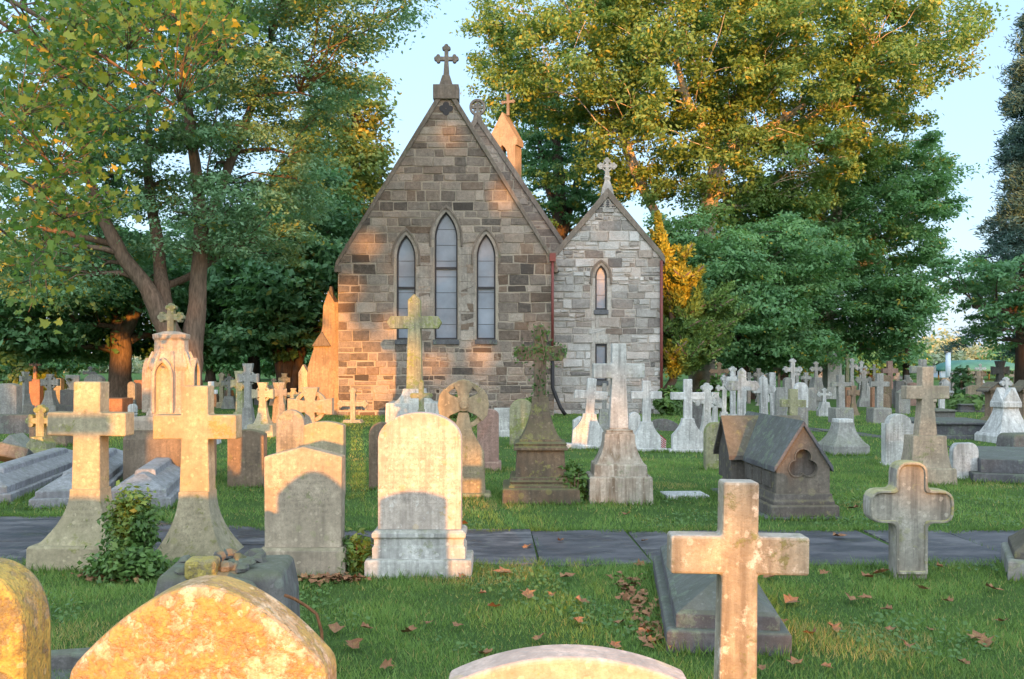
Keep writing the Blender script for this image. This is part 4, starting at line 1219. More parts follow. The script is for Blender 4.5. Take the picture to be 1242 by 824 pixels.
HS(592, 572, 496, 26, 'round', M['pink'], 'pink granite tablet with rounded shoulder behind the tan ringed cross', .3, .25, plinth=(32, 560))
HS(609, 530, 495, 20, 'flat', M['marble'], 'small pale square tablet right of the pink granite tablet', 0, .2, plinth=(24, 522))
CM(655, 613, 392, 15, 63, 420, 438, [(592, 92, 90, 'box'), (579, 76, 70, 'mould'), (545, 60, 56, 'box'), (533, 64, 50, 'mould'), (482, 48, 20, 'flare')], M['mossy'], 'dark ivy grown cross on a tall stepped mossy pedestal before the church corner', style='point', depth=.17)
CM(750, 613, 417, 17, 62, 441, 459, [(578, 76, 74, 'box'), (563, 64, 62, 'box'), (527, 58, 36, 'flare'), (519, 34, 22, 'mould')], M['marble'], 'tall streaked marble cross on a flared pedestal, right of the ivy grown cross', depth=.19, foot=23, basemat=stone('streaked_marble', (.50, .45, .38), (.3, .32, .2), .15, .9, .35, .2, soot=(.13, .085, .05)), ddepth=.85)
HS(633, 540, 484, 30, 'round', M['green'], 'mossy rounded stone glowing orange behind the ivy grown cross', .5, .3, letters=False, Y=19.5)
CM(712, 546, 459, 11, 40, 474, 484, [(540, 52, 52, 'box'), (502, 38, 16, 'shoulder')], M['white'], 'leaning white cross with curved shoulders, its base lit orange', tilt=(0, R(4)), ddepth=.35, depth=.13)
CM(784, 549, 462, 10, 37, 475, 484, [(544, 50, 50, 'box'), (512, 34, 14, 'shoulder')], M['white'], 'white cross with curved shoulders and a small flag at its right foot', ddepth=.35, depth=.13)
CM(834, 550, 460, 10, 41, 476, 485, [(545, 46, 46, 'box'), (508, 38, 14, 'shoulder')], M['white'], 'white cross with curved shoulders, a small flag leaning on its centre', ddepth=.35, depth=.13)
HS(874, 571, 512, 39, 'gothic', M['green'], 'low green stained pointed headstone left of the house shaped tomb', .35, .2)
CM(733, 528, 465, 5, 22, 475, 480, [(497, 24, 12, 'flare')], M['grey'], 'small grey cross in front of the church side window', Y=23)
HS(704, 530, 505, 18, 'gable', M['white'], 'small white capped box stone left of the leaning white cross', .3, .4, Y=22, letters=False)
HS(769, 530, 500, 14, 'round', M['white'], 'small white urn shaped stone between the two flagged white crosses and the church', .5, .3, Y=23, letters=False)
HS(660, 540, 500, 12, 'round', M['grey_dark'], 'narrow dark stone right behind the pedestal of the ivy grown cross', .5, .2, Y=20)
CM(857, 540, 470, 9, 24, 481, 490, [(528, 24, 22, 'box'), (505, 20, 10, 'flare')], M['marble'], 'ornate budded pale cross behind the white cross with the centred flag', style='bud', Y=20.5)
CM(867, 535, 476, 7, 16, 488, 494, [(512, 16, 9, 'flare')], M['marble'], 'slim pale ringed cross right of the ornate budded pale cross', style='celtic', Y=22)
HS(803, 528, 508, 40, 'segment', M['grey_dark'], 'broad dark low stone between the two flagged white crosses', .2, .2, Y=24)
HS(843, 528, 487, 26, 'gothic', M['grey_dark'], 'dark pointed tablet directly behind the white cross with the centred flag', .4, .2, Y=24)
t = thing('grave_marker', 'flat blue grey grave marker lying in the lawn left of the house shaped tomb', 'marker', (GX(830, 12.2), 12.2, 0), R(4))
MB().prism([(-.27, -.03), (.27, -.03), (.27, .05), (-.27, .05)], -.22, .22).build('slab', M['white'], t, .01)


def house_tomb():
    Yf = GY(630); s = Yf / F; t = thing('house_tomb', 'dark brown house shaped stone tomb with steep roof and a trefoil cut in its gable', 'tomb', (GX(976, Yf), Yf, 0), R(2.5))
    m = M['tomb']; L = 2.2
    MB().box(-.47, .42, -.06, L + .2, -.05, .03).build('slab', M['slatestone'], t, .01)
    MB().loft([(.025, .385, L / 2 + .02), (.14, .385, L / 2 + .02), (.155, .37, L / 2)], cy=L / 2).build('plinth', m, t, .008)
    MB().loft([(.15, .35, L / 2 - .02), (.19, .35, L / 2 - .02), (.21, .335, L / 2 - .035), (.275, .325, L / 2 - .045)], cy=L / 2).build('base_course', m, t, .008)
    w, ze, za = .30, .575, 1.035; y0, y1 = .05, L - .08
    tre = trefoil(0, .60, .082, .088)
    face = stone('tomb_gable_stone', (.185, .160, .132), (.28, .26, .15), .15, .35, .3, .1, (.13, .12, .05))
    b = MB(); plate(b, [(-w, .27), (w, .27), (w, ze), (0, za), (-w, ze)], [tre], y0, y0 + .07); b.build('gable', face, t)
    b = MB(); tre2 = trefoil(0, .60, .082, .100); band(b, tre + tre[:1], tre2 + tre2[:1], y0 - .014, y0 + .004); b.build('trefoil_moulding', face, t)
    b = MB(); b.prism([(-w + .004, .27), (w - .004, .27), (w - .004, ze), (0, za - .006), (-w + .004, ze)], y0 + .065, y1); b.build('body', m, t)
    for sg in (-1, 1):
        ov = .032; sl = (za - ze) / w
        p = [(0, za - .005), (0, za + .055), (sg * (w + ov), ze - ov * sl + .05), (sg * (w + ov), ze - ov * sl - .01)]
        b = MB(); b.prism(p if sg < 0 else p[::-1], y0 - .035, y1 + .05); b.build('roof_slope', M['slatestone'], t, .006)
        # side niches
        for k in range(3):
            b = MB(); ya = y0 + .18 + k * .36
            b.box(sg * w - .012, sg * w + .012, ya, ya + .26, .32, .50); b.build('side_panel', m, t, .008)
    # cross gable near the far end
    ya, yb = 1.25, 1.95; ym = (ya + yb) / 2
    for sg in (-1, 1):
        b = MB(); x0, x1 = sg * .05, sg * .46
        v = [(x0, ya + .06, .275), (x1, ya + .06, .275), (x1, yb - .06, .275), (x0, yb - .06, .275), (x0, ya + .06, .60), (x1, ya + .06, .60), (x1, yb - .06, .60), (x0, yb - .06, .60), (x0, ym, 1.0), (x1, ym, 1.0)]
        f = [(0, 3, 2, 1), (1, 2, 6, 9, 5), (0, 4, 8, 7, 3), (0, 1, 5, 4), (2, 3, 7, 6), (4, 5, 9, 8), (6, 7, 8, 9)]
        b.add(v, [q if sg > 0 else q[::-1] for q in f]); b.build('cross_gable', m, t, .004)
        for ys_, ye_ in ((ym, ya - .03), (ym, yb + .03)):
            b = MB(); x0, x1 = sg * .02, sg * .51
            v = [(x0, ym, 1.005), (x1, ym, 1.005), (x1, ye_, .53), (x0, ye_, .53), (x0, ym, 1.06), (x1, ym, 1.06), (x1, ye_, .585), (x0, ye_, .585)]
            f = [(0, 1, 2, 3), (7, 6, 5, 4), (0, 4, 5, 1), (1, 5, 6, 2), (2, 6, 7, 3), (3, 7, 4, 0)]
            b.add(v, f); b.build('cross_roof', m, t, .004)
house_tomb()

# --- right side
def stump():
    Yf = GY(553); Y = Yf + .35; s = Y / F; t = thing('pedestal', 'squat flared pedestal with a white flat top, right of the house shaped tomb', 'gravestone', (GX(1022, Y), Y, 0), R(8))
    z = lambda py: GZ(py, Y)
    MB().loft([(-.05, 23 * s, .36), (z(540), 23 * s, .36), (z(537), 21 * s, .33)]).build('plinth', M['grey'], t, .01)
    sec = [(z(538) + (z(512) - z(538)) * u, (10 + 11 * (1 - u) ** 2) * s, (10 + 11 * (1 - u) ** 2) * s) for u in [i / 8 for i in range(9)]]
    MB().loft(sec).build('die', M['grey'], t, .008)
    MB().loft([(z(513), 9 * s, 9 * s), (z(508), 9 * s, 9 * s)]).build('cap', M['white'], t, .008)
stump()
CM(1122, 590, 445, 14, 52, 468, 484, [(568, 60, 58, 'box'), (529, 50, 40, 'flare')], M['sand'], 'large buff cross on an inscribed tapering die, right of the footpath bend', depth=.2, foot=23, ddepth=.7)
CM(1119, 540, 436, 8, 30, 444, 453, [(510, 20, 14, 'box')], M['grey'], 'grey cross whose head shows above the large buff cross', Y=21)
HS(1089, 566, 502, 35, 'shoulder', M['marble'], 'tall shouldered marble headstone with mossy top left of the large buff cross', .33, .2, plinth=(42, 562))
HS(1169, 583, 537, 31, 'gothic', M['white'], 'small blue white pointed headstone right of the large buff cross', .35, .14, plinth=(34, 579))
def platform(px, Y, w, l, rz, label, h=.28):
    t = thing('stone_platform', label, 'platform', (GX(px, Y), Y, 0), R(rz))
    MB().box(0, w, 0, l, -.05, h * .42).build('lower_step', M['slatestone'], t, .012)
    MB().box(.12, w - .12, .12, l - .12, h * .41, h).build('upper_step', M['slatestone'], t, .012)
platform(1180, 13.6, 3.0, 2.6, -17, 'broad two stepped grey stone platform at the right border beyond the footpath', .34)
rb = random.Random(9); b = MB(); Y = 17.6
tt_ = thing('boulder', 'rough dark squared stone block patched with pale lichen at the right border', 'stone block', (GX(1240, Y), Y, 0), R(8))
MB().loft([(-.05, .34, .25), (.2, .36, .27), (.36, .34, .26), (.42, .29, .22)]).build('block', M['grey_dark'], tt_, .05, 3)


def pinnacle():
    Yf = GY(538); Y = Yf + .4; s = Y / F; t = thing('ornate_monument', 'ornate white gabled monument with flared foot and cross finial near the right border', 'monument', (GX(1220, Y), Y, 0), R(6))
    z = lambda py: GZ(py, Y)
    MB().loft([(-.05, 25 * s, .45), (z(528), 25 * s, .45), (z(525), 23 * s, .42)]).build('plinth', M['white'], t, .01)
    sec = [(z(526) + (z(494) - z(526)) * u, (10 + 12 * (1 - u) ** 1.5) * s, (10 + 12 * (1 - u) ** 1.5) * s) for u in [i / 8 for i in range(9)]]
    MB().loft(sec).build('die', M['white'], t, .008)
    for rz in (0, math.pi / 2):
        b = MB(); mt = Matrix.Rotation(rz, 4, 'Z'); b.prism([(-13 * s, z(494)), (13 * s, z(494)), (13 * s, z(488)), (0, z(470)), (-13 * s, z(488))], -12 * s, 12 * s, mat=mt); b.build('gable', M['white'], t, .01)
    b = MB(); add_cross(b, 'bud', 2 * s, 5 * s, z(474), z(460), z(467), z(463), .08); b.build('finial', M['white'], t)
pinnacle()
def gabled_post(px, Y, top, eave, w, label, base=517):
    s = Y / F; z = lambda py: GZ(py, Y); t = thing('gabled_post', label, 'gravestone', (GX(px, Y), Y, 0), R(10))
    MB().loft([(-.05, w * .55 * s, w * .5 * s), (z(base - 6), w * .5 * s, w * .45 * s), (z(base - 12), w * .26 * s, w * .24 * s), (z(eave + 6), w * .25 * s, w * .22 * s), (z(eave + 1), w * .40 * s, w * .34 * s), (z(eave - 3), w * .40 * s, w * .34 * s)]).build('shaft', M['brown'], t, .01)
    MB().prism([(-w * .42 * s, z(eave - 1)), (w * .42 * s, z(eave - 1)), (0, z(top + 2))], -w * .33 * s, w * .33 * s).build('gable', M['brown'], t, .01)
    for sg in (-1, 1):
        p = [(0, z(top + 2)), (0, z(top)), (sg * w * .58 * s, z(eave + 1.5)), (sg * w * .58 * s, z(eave + 3.5))]
        MB().prism(p if sg < 0 else p[::-1], -w * .4 * s, w * .4 * s).build('roof_slope', M['tomb'], t, .006)
gabled_post(1204, 23, 463, 472, 26, 'brown post stone with a dark little gabled roof left of the ornate white monument')
gabled_post(1243, 22, 461, 472, 26, 'brown post stone with a dark gabled roof cut by the right border')
def chest(px, base, top, w, dep, mat, label, Y=None, rz=0, name='chest_tomb'):
    Y = Y or GY(base); s = Y / F; h = max(.12, GZ(top, Y)); hw = w * s / 2
    t = thing(name, label, 'tomb', (GX(px, Y), Y, 0), R(rz))
    MB().loft([(-.05, hw * 1.04, dep / 2 + .04), (h * .2, hw * 1.04, dep / 2 + .04), (h * .25, hw, dep / 2)], cy=dep / 2).build('base', mat, t, .01)
    MB().loft([(h * .24, hw * .96, dep / 2 - .04), (h * .78, hw * .96, dep / 2 - .04)], cy=dep / 2).build('body', mat, t, .01)
    MB().loft([(h * .77, hw * .97, dep / 2 - .03), (h * .82, hw * 1.03, dep / 2 + .03), (h * .93, hw * 1.03, dep / 2 + .03), (h, hw * .9, dep / 2 - .05)], cy=dep / 2).build('lid', mat, t, .01)
chest(1160, 533, 511, 88, 1.6, M['slatestone'], 'long low blue grey tomb behind the large buff cross', rz=-6)
chest(1222, 531, 516, 60, 1.4, M['slatestone'], 'low blue grey kerbed tomb behind the ornate white monument', Y=23.5)
chest(1182, 503, 490, 34, 1.2, M['slatestone'], 'dark blue grey flat tomb far right before the leafy planting', Y=33)
chest(1147, 508, 497, 26, 1.0, M['grey_dark'], 'dark low tomb with a white pillar standing behind it', Y=28)
chest(1129, 510, 483, 14, .6, M['sand'], 'tan square chest tomb just right of the large buff cross', Y=29)
CM(1142, 505, 474, 6, 6, 478, 480, [(497, 9, 8, 'box')], M['white'], 'thin white pillar right of the large buff cross', Y=30)
chest(1158, 490, 475, 22, 1.0, M['white'], 'white sarcophagus with curved lid far beyond the large buff cross', Y=42)
HS(1146, 487, 460, 11, 'gable', M['white'], 'pale gabled tablet far beyond the large buff cross', .4, .3, Y=45)
CM(1156, 487, 452, 5, 9, 457, 460, [(474, 9, 7, 'box')], M['grey'], 'slim grey pillar cross right of the pale gabled tablet', Y=46)
HS(1163, 487, 462, 9, 'round', M['brown'], 'small brown rounded stone among the far tombs', .5, .3, Y=46)
HS(1171, 487, 464, 7, 'flat', M['grey'], 'narrow grey upright slab among the far tombs', 0, .3, Y=46)
HS(1177, 488, 463, 9, 'round', M['pink'], 'narrow pinkish statue like stone among the far tombs', .7, .3, Y=44)
CM(1186, 488, 450, 5, 11, 456, 459, [(482, 12, 10, 'box')], M['sand'], 'tall thin buff cross beside the statue like stone', Y=43)
CM(1213, 480, 438, 8, 20, 446, 453, [(462, 16, 10, 'flare')], M['grey_dark'], 'large dark grey cross under the blue cedar', Y=40, style='flared')
HS(1199, 487, 465, 12, 'gothic', M['grey'], 'grey pointed stone just left of the dark cross under the cedar', .5, .3, Y=38)

far = [
    # px, base, top, shaft, arms, arm top, arm bottom, tiers, mat, style, Y, label
    (899, 545, 446, 10, 42, 462, 474, [(518, 24, 16, 'flare')], 'white', 'point', 19.5, 'tall white broad armed cross directly behind the ridge of the house shaped tomb'),
    (889, 540, 448, 6, 22, 457, 462, [(503, 18, 14, 'box')], 'white', 'bud', 23, 'white budded cross half hidden by the tall broad armed white cross'),
    (927, 545, 455, 9, 30, 468, 477, [(512, 22, 14, 'flare')], 'white', 'point', 21, 'stained white cross with pointed arms, right of the tall broad armed white cross'),
    (938, 535, 452, 7, 12, 474, 478, [(510, 16, 10, 'box')], 'white', 'plain', 24, 'plain white pillar cross touching the stained white cross'),
    (961, 540, 472, 10, 30, 485, 494, [(508, 22, 18, 'box')], 'green', 'plain', 19, 'yellow mossy plain cross rising over the front of the house shaped tomb'),
    (945, 500, 440, 3, 13, 446, 449, [(488, 8, 4, 'flare')], 'grey', 'plain', 44, 'thin grey cross against the dark trees, leftmost of the far row'),
    (961, 500, 438, 5, 18, 446, 451, [(478, 12, 7, 'flare')], 'white', 'bud', 40, 'white budded cross in the far row, right of the thin grey one'),
    (967, 500, 448, 4, 8, 453, 456, [(478, 9, 5, 'flare')], 'white', 'plain', 41, 'narrow white cross in the far row behind the round topped white tablet'),
    (990, 500, 441, 4, 11, 446, 450, [(486, 14, 12, 'box'), (458, 15, 9, 'shoulder')], 'grey', 'bud', 37, 'grey finial cross on a rounded wheel stone in the far row'),
    (1000, 506, 473, 4, 13, 477, 480, [(488, 16, 9, 'shoulder')], 'white', 'bud', 30.5, 'small bright white cross on a gabled die near the footpath'),
    (1020, 514, 455, 8, 24, 464, 469, [(495, 23, 22, 'box')], 'grey', 'plain', 27, 'grey cross on a square block, left one of the matching pair beyond the footpath'),
    (1066, 513, 453, 8, 23, 463, 469, [(495, 23, 22, 'box')], 'grey', 'plain', 27, 'grey cross on a square block, right one of the matching pair beyond the footpath'),
    (1035, 505, 468, 5, 14, 474, 479, [(490, 16, 6, 'flare')], 'brown', 'celtic', 31, 'dark brown ringed cross between the matching pair of grey crosses'),
    (1048, 493, 452, 5, 14, 459, 463, [(486, 15, 13, 'box'), (474, 12, 6, 'flare')], 'marble', 'bud', 37, 'pale pedestal cross between the matching pair of grey crosses, farther back'),
    (1079, 485, 438, 6, 19, 447, 453, [(476, 16, 14, 'box')], 'pink', 'plain', 44, 'pink granite cross farther back than the matching pair of grey crosses'),
    (1060, 480, 442, 3, 11, 447, 449, [(470, 8, 4, 'flare')], 'grey', 'plain', 50, 'thin pale cross left of the pink granite cross'),
    (1044, 480, 440, 4, 10, 445, 448, [(462, 8, 5, 'flare')], 'marble', 'bud', 50, 'pale pinnacle cross behind the matching pair of grey crosses'),
    (1033, 480, 437, 4, 9, 443, 446, [(462, 8, 5, 'flare')], 'marble', 'bud', 48, 'pale pinnacle cross right of the tall greenish pillar'),
    (1027, 490, 430, 4, 6, 434, 436, [(470, 8, 6, 'box')], 'green', 'plain', 46, 'tall thin greenish pillar rising behind the far row'),
    (1015, 490, 436, 4, 10, 441, 444, [(465, 9, 5, 'flare')], 'marble', 'ringed', 46, 'pale ringed cross left of the tall greenish pillar'),
    (977, 500, 452, 4, 12, 457, 460, [(480, 12, 6, 'flare')], 'marble', 'celtic', 36, 'pale ringed cross behind the round topped white tablet'),
    (920, 510, 447, 4, 12, 453, 456, [(490, 12, 6, 'flare')], 'grey', 'celtic', 38, 'grey ringed cross behind the stained white cross'),
    (908, 510, 452, 4, 9, 457, 459, [(490, 9, 5, 'flare')], 'marble', 'plain', 40, 'thin marble cross between the tall white cross and the stained one'),
    (1088, 485, 452, 4, 11, 457, 460, [(472, 10, 6, 'flare')], 'grey', 'celtic', 46, 'grey ringed cross right of the pink granite cross'),
    (1100, 490, 455, 5, 12, 461, 464, [(478, 12, 8, 'box')], 'marble', 'plain', 40, 'pale cross left of the large buff cross, in the far row'),
    (878, 520, 462, 5, 15, 469, 473, [(500, 14, 8, 'flare')], 'marble', 'bud', 30, 'pale budded cross between the green pointed headstone and the tall white cross'),
]
for px, base, top, sw, aw, a0, a1, tiers, mk, style, Y, lab in far:
    if mk == 'white' and random.random() < .6: mk = 'white_grimy'
    if mk == 'marble' and random.random() < .4: mk = 'grey'
    CM(px, base, top, sw, aw, a0, a1, tiers, M[mk], lab, style=style, Y=Y, rz=R(random.uniform(-8, 8)), tilt=(0, R(random.uniform(-1.2, 1.2))))
HS(971, 540, 464, 16, 'round', M['white'], 'tall round topped white tablet behind the yellow mossy cross', .5, .18, Y=22)
HS(947, 540, 470, 13, 'flat', M['grey'], 'plain grey flat topped slab behind the yellow mossy cross', 0, .2, Y=23)
HS(969, 540, 494, 18, 'flat', M['grey'], 'grey square block under the tall round topped white tablet', 0, .3, Y=20.5)
HS(1009, 490, 427, 17, 'gable', M['marble'], 'tall ornate pale gabled stele in the far row against the trees', .7, .8, Y=45, plinth=(20, 470))
HS(1030, 500, 470, 9, 'flat', M['terracotta'], 'red brown flat slab left of the dark brown ringed cross', 0, .2, Y=33)
HS(1061, 500, 470, 9, 'flat', M['terracotta'], 'red brown flat slab behind the right grey block cross', 0, .2, Y=33)
HS(1090, 490, 462, 10, 'flat', M['grey_dark'], 'dark flat slab left of the large buff cross in the far row', 0, .3, Y=36)
HS(983, 490, 470, 12, 'round', M['grey'], 'low grey rounded stone in the far row beside the wheel stone', .5, .3, Y=34)
HS(1055, 488, 459, 10, 'round', M['marble'], 'pale rounded tablet right of the pale pedestal cross', .5, .3, Y=42)
HS(1095, 500, 472, 14, 'gable', M['grey'], 'grey gabled stone left of the large buff cross near the lawn edge', .3, .3, Y=32)
HS(1107, 492, 464, 10, 'segment', M['pink'], 'pinkish tablet seen under the arm of the large buff cross', .2, .3, Y=38)
HS(955, 505, 458, 9, 'gothic', M['grey'], 'grey pointed stone under the white budded far cross', .5, .3, Y=34)
HS(1072, 490, 478, 12, 'round', M['brown'], 'small rust brown wreath like stone right of the right grey block cross', .5, .3, Y=35)

# --- two little flags
def flag(px, py0, py1, Y, label, lean):
    s = Y / F; t = thing('flag', label, 'flag', (GX(px, Y), Y, 0), 0, (0, R(lean)))
    MB().tube([(0, 0, -.02), (0, 0, GZ(py1, Y) + .02)], .006, 6).build('pole', M['wood'], t)
    red = simple('flag_red', (.42, .03, .035), .8, .15, 30); wh = simple('flag_white', (.75, .74, .72), .8, .1, 30); bl = simple('flag_blue', (.03, .05, .18), .8, .15, 30)
    zt = GZ(py1, Y); h = GZ(py1, Y) - GZ(py0, Y); w = h * 1.3; b = MB(); nx = 12
    cv = lambda i, j: (.006 + w * .48 * i / nx, -.05 * math.sin(i * 1.15) - .02 * j / 13, zt - h * .72 * j / 13 - h * .40 * (i / nx) ** 1.2)
    for i in range(nx):
        for j in range(13):
            mi = 2 if (i < 5 and j < 7) else (0 if j % 2 == 0 else 1)
            b.add([cv(i, j), cv(i, j + 1), cv(i + 1, j + 1), cv(i + 1, j)], [(0, 1, 2, 3)], mi)
    o = b.build('cloth', [red, wh, bl], t)
    so_ = o.modifiers.new('thickness', 'SOLIDIFY'); so_.thickness = .003
flag(793, 545, 524, 18.4, 'small striped flag planted at the right foot of a white cross', 4)
flag(831, 545, 525, 18.3, 'small striped flag leaning before the white cross nearest the house shaped tomb', 8)
# far objects at the right gap
t = thing('lamp_post', 'slim pale blue pole far off in the gap between the right hand trees', 'pole', (GX(1150, 80), 80, 0))
MB().tube([(0, 0, 0), (0, 0, GZ(428, 80))], .22, 8).build('pole', simple('pale_blue_paint', (.45, .55, .65), .6, .1, 3), t)
MB().box(-.3, .3, -.15, .15, GZ(428, 80) - .05, GZ(425, 80)).build('lamp_head', M['grey'], t, .05)
t = thing('pavilion', 'low green domed canopy far off under the cedar', 'canopy', (GX(1184, 95), 95, 0))
grn = simple('green_canvas', (.05, .16, .13), .7, .2, 1)
MB().lathe([(4.2, GZ(450, 95)), (4.1, GZ(447, 95)), (3.4, GZ(441, 95)), (2.2, GZ(437.5, 95)), (.3, GZ(436.5, 95))], 20).build('canopy', grn, t)
for sx in (-1, 1):
    for sy in (-1, 1):
        MB().tube([(sx * 2.6, sy * 2.6, 0), (sx * 2.6, sy * 2.6, GZ(448, 95))], .08, 6).build('post', M['grey_dark'], t)
t = thing('house', 'small pale blue house far off left of the green canopy', 'house', (GX(1158, 110), 110, 0))
MB().box(-1.6, 1.6, 0, 6, 0, GZ(449, 110)).build('wall', simple('pale_house_paint', (.55, .60, .68), .8, .1, 2), t)
MB().prism([(-1.8, GZ(449.5, 110)), (1.8, GZ(449.5, 110)), (0, GZ(443, 110))], -.2, 6.2).build('roof', M['roof'], t)

# unseen stones added behind the viewer to cast shade on the two sandstone crosses
for u_, al_, w_, h_, lab in ((-2.30, -1.6, .80, 1.30, 'broad rounded headstone added unseen behind the viewer to cast shade, the farther left of two'), (-1.42, -1.5, .66, 1.28, 'narrower rounded headstone added unseen behind the viewer to cast shade, the nearer of two')):
    x_ = u_ * math.cos(SUN_AZ) - al_ * math.sin(SUN_AZ); y_ = u_ * math.sin(SUN_AZ) + al_ * math.cos(SUN_AZ)
    t = thing('headstone', lab, 'gravestone', (x_, y_, 0))
    MB().prism(stone_outline('round', w_ / 2, -.05, h_, .16), -.06, .06).build('tablet', M['sand'], t, .01)
t = thing('cross_monument', 'tall plain stone cross added unseen behind the viewer to cast shade, farthest left of the stones there', 'gravestone', (-2.95 * math.cos(SUN_AZ) + 2.6 * math.sin(SUN_AZ), -2.95 * math.sin(SUN_AZ) - 2.6 * math.cos(SUN_AZ), 0), -SUN_AZ * 0)
MB().loft([(-.05, .4, .3), (.4, .4, .3)]).build('plinth', M['sand'], t, .01)
b = MB(); add_cross(b, 'plain', .13, .92, .39, 2.5, 1.90, 2.08, .2); b.build('cross', M['sand'], t, .01)

# crowded far rows: small stones nothing in the picture tells apart
rf = random.Random(77); mats_ = ['white', 'white_grimy', 'grey', 'marble', 'sand', 'grey_dark', 'brown']
for i in range(46):
    if i < 30: px = rf.uniform(872, 1240); Y = rf.uniform(34, 62)
    else: px = rf.uniform(-6, 400); Y = rf.uniform(32, 56)
    s = Y / F; mk = rf.choice(mats_) if i < 30 else rf.choice(['grey', 'sand', 'grey_dark', 'brown', 'marble']); hpx = rf.uniform(.75, 1.7) / s; base = HOR + H / s; k = rf.random()
    if k < .5:
        aw = rf.uniform(.5, .75) / s; CM(px, base, base - hpx, aw * .22, aw, base - hpx + aw * .32, base - hpx + aw * .56, [(base - hpx * .38, aw * .9, aw * .55, rf.choice(['box', 'flare']))], M[mk], 'small weathered stone cross among the crowded far rows of graves', style=rf.choice(['plain', 'bud', 'celtic', 'plain']), Y=Y, rz=R(rf.uniform(-14, 14)), tilt=(0, R(rf.gauss(0, 2))), group='small crosses in the crowded far rows')
    else:
        HS(px, base, base - hpx * .75, rf.uniform(.45, .75) / s, rf.choice(['round', 'segment', 'gothic', 'gable', 'shoulder', 'flat']), M[mk], 'small weathered upright slab among the crowded far rows of graves', rf.uniform(.15, .4), .2, Y=Y, rz=R(rf.uniform(-14, 14)), tilt=(0, R(rf.gauss(0, 2))), group='small slabs in the crowded far rows', letters=False)

# ------------------------------------------------------------------ trees


def P(px, py, Y): return np.array([GX(px, Y), Y, GZ(py, Y)])


def grow(b, nodes, targets, rr, rmin=.018, droop=0.0, maxlen=99):
    """limbs from the nearest thicker node to each clump centre; nodes: list of [pos, radius]"""
    base = nodes[0][0]
    order = sorted(targets, key=lambda c: min(np.linalg.norm(c - n[0]) for n in nodes))
    for c in order:
        best = None; bd = 1e9
        for n in nodes:
            d = np.linalg.norm(c - n[0]); up = c[2] - n[0][2]
            cost = d + (1.5 * max(0, -up)) + .8 / max(.02, n[1]) * .02
            if cost < bd and n[1] > rmin: bd = cost; best = n
        if best is None: continue
        a, ra = best[0], best[1]
        d = np.linalg.norm(c - a)
        if d > maxlen: continue
        k = max(3, min(7, int(d / .7)))
        perp = np.array([rr.gauss(0, 1), rr.gauss(0, 1), rr.gauss(0, .5)]) * d * .07
        r0 = max(rmin, ra * rr.uniform(.42, .6)); pts = []; rad = []
        for i in range(k + 1):
            t = i / k
            p = a + (c - a) * t + perp * math.sin(math.pi * t) + np.array([0, 0, d * (.10 - droop) * math.sin(math.pi * t)]) + (np.array([rr.gauss(0, .04), rr.gauss(0, .04), rr.gauss(0, .04)]) * d * (.6 if 0 < i < k else 0))
            q = max(rmin * .7, r0 * (1 - t) ** .8 + rmin * .7 * t)
            pts.append(tuple(p)); rad.append(q)
            if i: nodes.append([p, q])
        b.tube(pts, rad, 6 if r0 < .12 else 9)


def sample_clumps(ells, n, rr, mind, shell=.35):
    """clump centres inside the crown envelopes (centre, radii), kept apart, more of them towards the outside"""
    w = np.array([e[1][0] * e[1][1] * e[1][2] for e in ells]) ** .67; w /= w.sum(); out = []
    tries = 0
    while len(out) < n and tries < n * 60:
        tries += 1
        c, r = ells[rng.choice(len(ells), p=w)]
        d = rng.normal(size=3); d /= np.linalg.norm(d)
        q = np.array(c) + np.array(r) * d * (shell + (1 - shell) * rng.random()) ** .6
        if q[2] < 1.2: continue
        if all(np.sum((q - o) ** 2) > mind * mind for o in out): out.append(q)
    return out


def crown_mesh(name, clumps, per, rad, leaf, mat, parent, flat=.6, tmpl=LEAF, up=.8, sub=5, hue=.25, edge_drop=0.0):
    """leaf faces in small sprays inside every clump"""
    C = np.array(clumps); n = len(C)
    crad = rad * (.65 + .7 * rng.random(n))
    sp = np.repeat(np.arange(n), sub)
    d = rng.normal(size=(n * sub, 3)); d /= np.linalg.norm(d, axis=1, keepdims=True)
    sc = C[sp] + d * crad[sp][:, None] * (.35 + .65 * rng.random((n * sub, 1)) ** .5) * np.array([1, 1, flat])
    k = per // sub
    idx = np.repeat(np.arange(n * sub), k)
    off = rng.normal(size=(len(idx), 3)) * np.array([1, 1, flat * .8]) * (crad[sp][idx] * .30)[:, None]
    pos = sc[idx] + off
    outw = pos - C[sp][idx]; outw /= (np.linalg.norm(outw, axis=1, keepdims=True) + 1e-6)
    nrm = outw * .6 + np.array([0, 0, up]) + rng.normal(size=pos.shape) * .6
    ex, ey, ez = frames(nrm)
    size = leaf * (.6 + .8 * rng.random(len(idx)))
    ct = rng.random(n); st = rng.random(n * sub)
    tint = np.clip(.15 + .3 * ct[sp][idx] + .2 * st[idx] + .22 * rng.random(len(idx)), 0, .82)
    yl = rng.random(len(idx)) < hue * (ct[sp][idx] > .55) * (st[idx] > .3)
    tint[yl] = .95
    keep = pos[:, 2] > .15
    return poly_mesh(name, tmpl, pos[keep], ex[keep], ey[keep], ez[keep], size[keep], tint[keep], mat, parent)


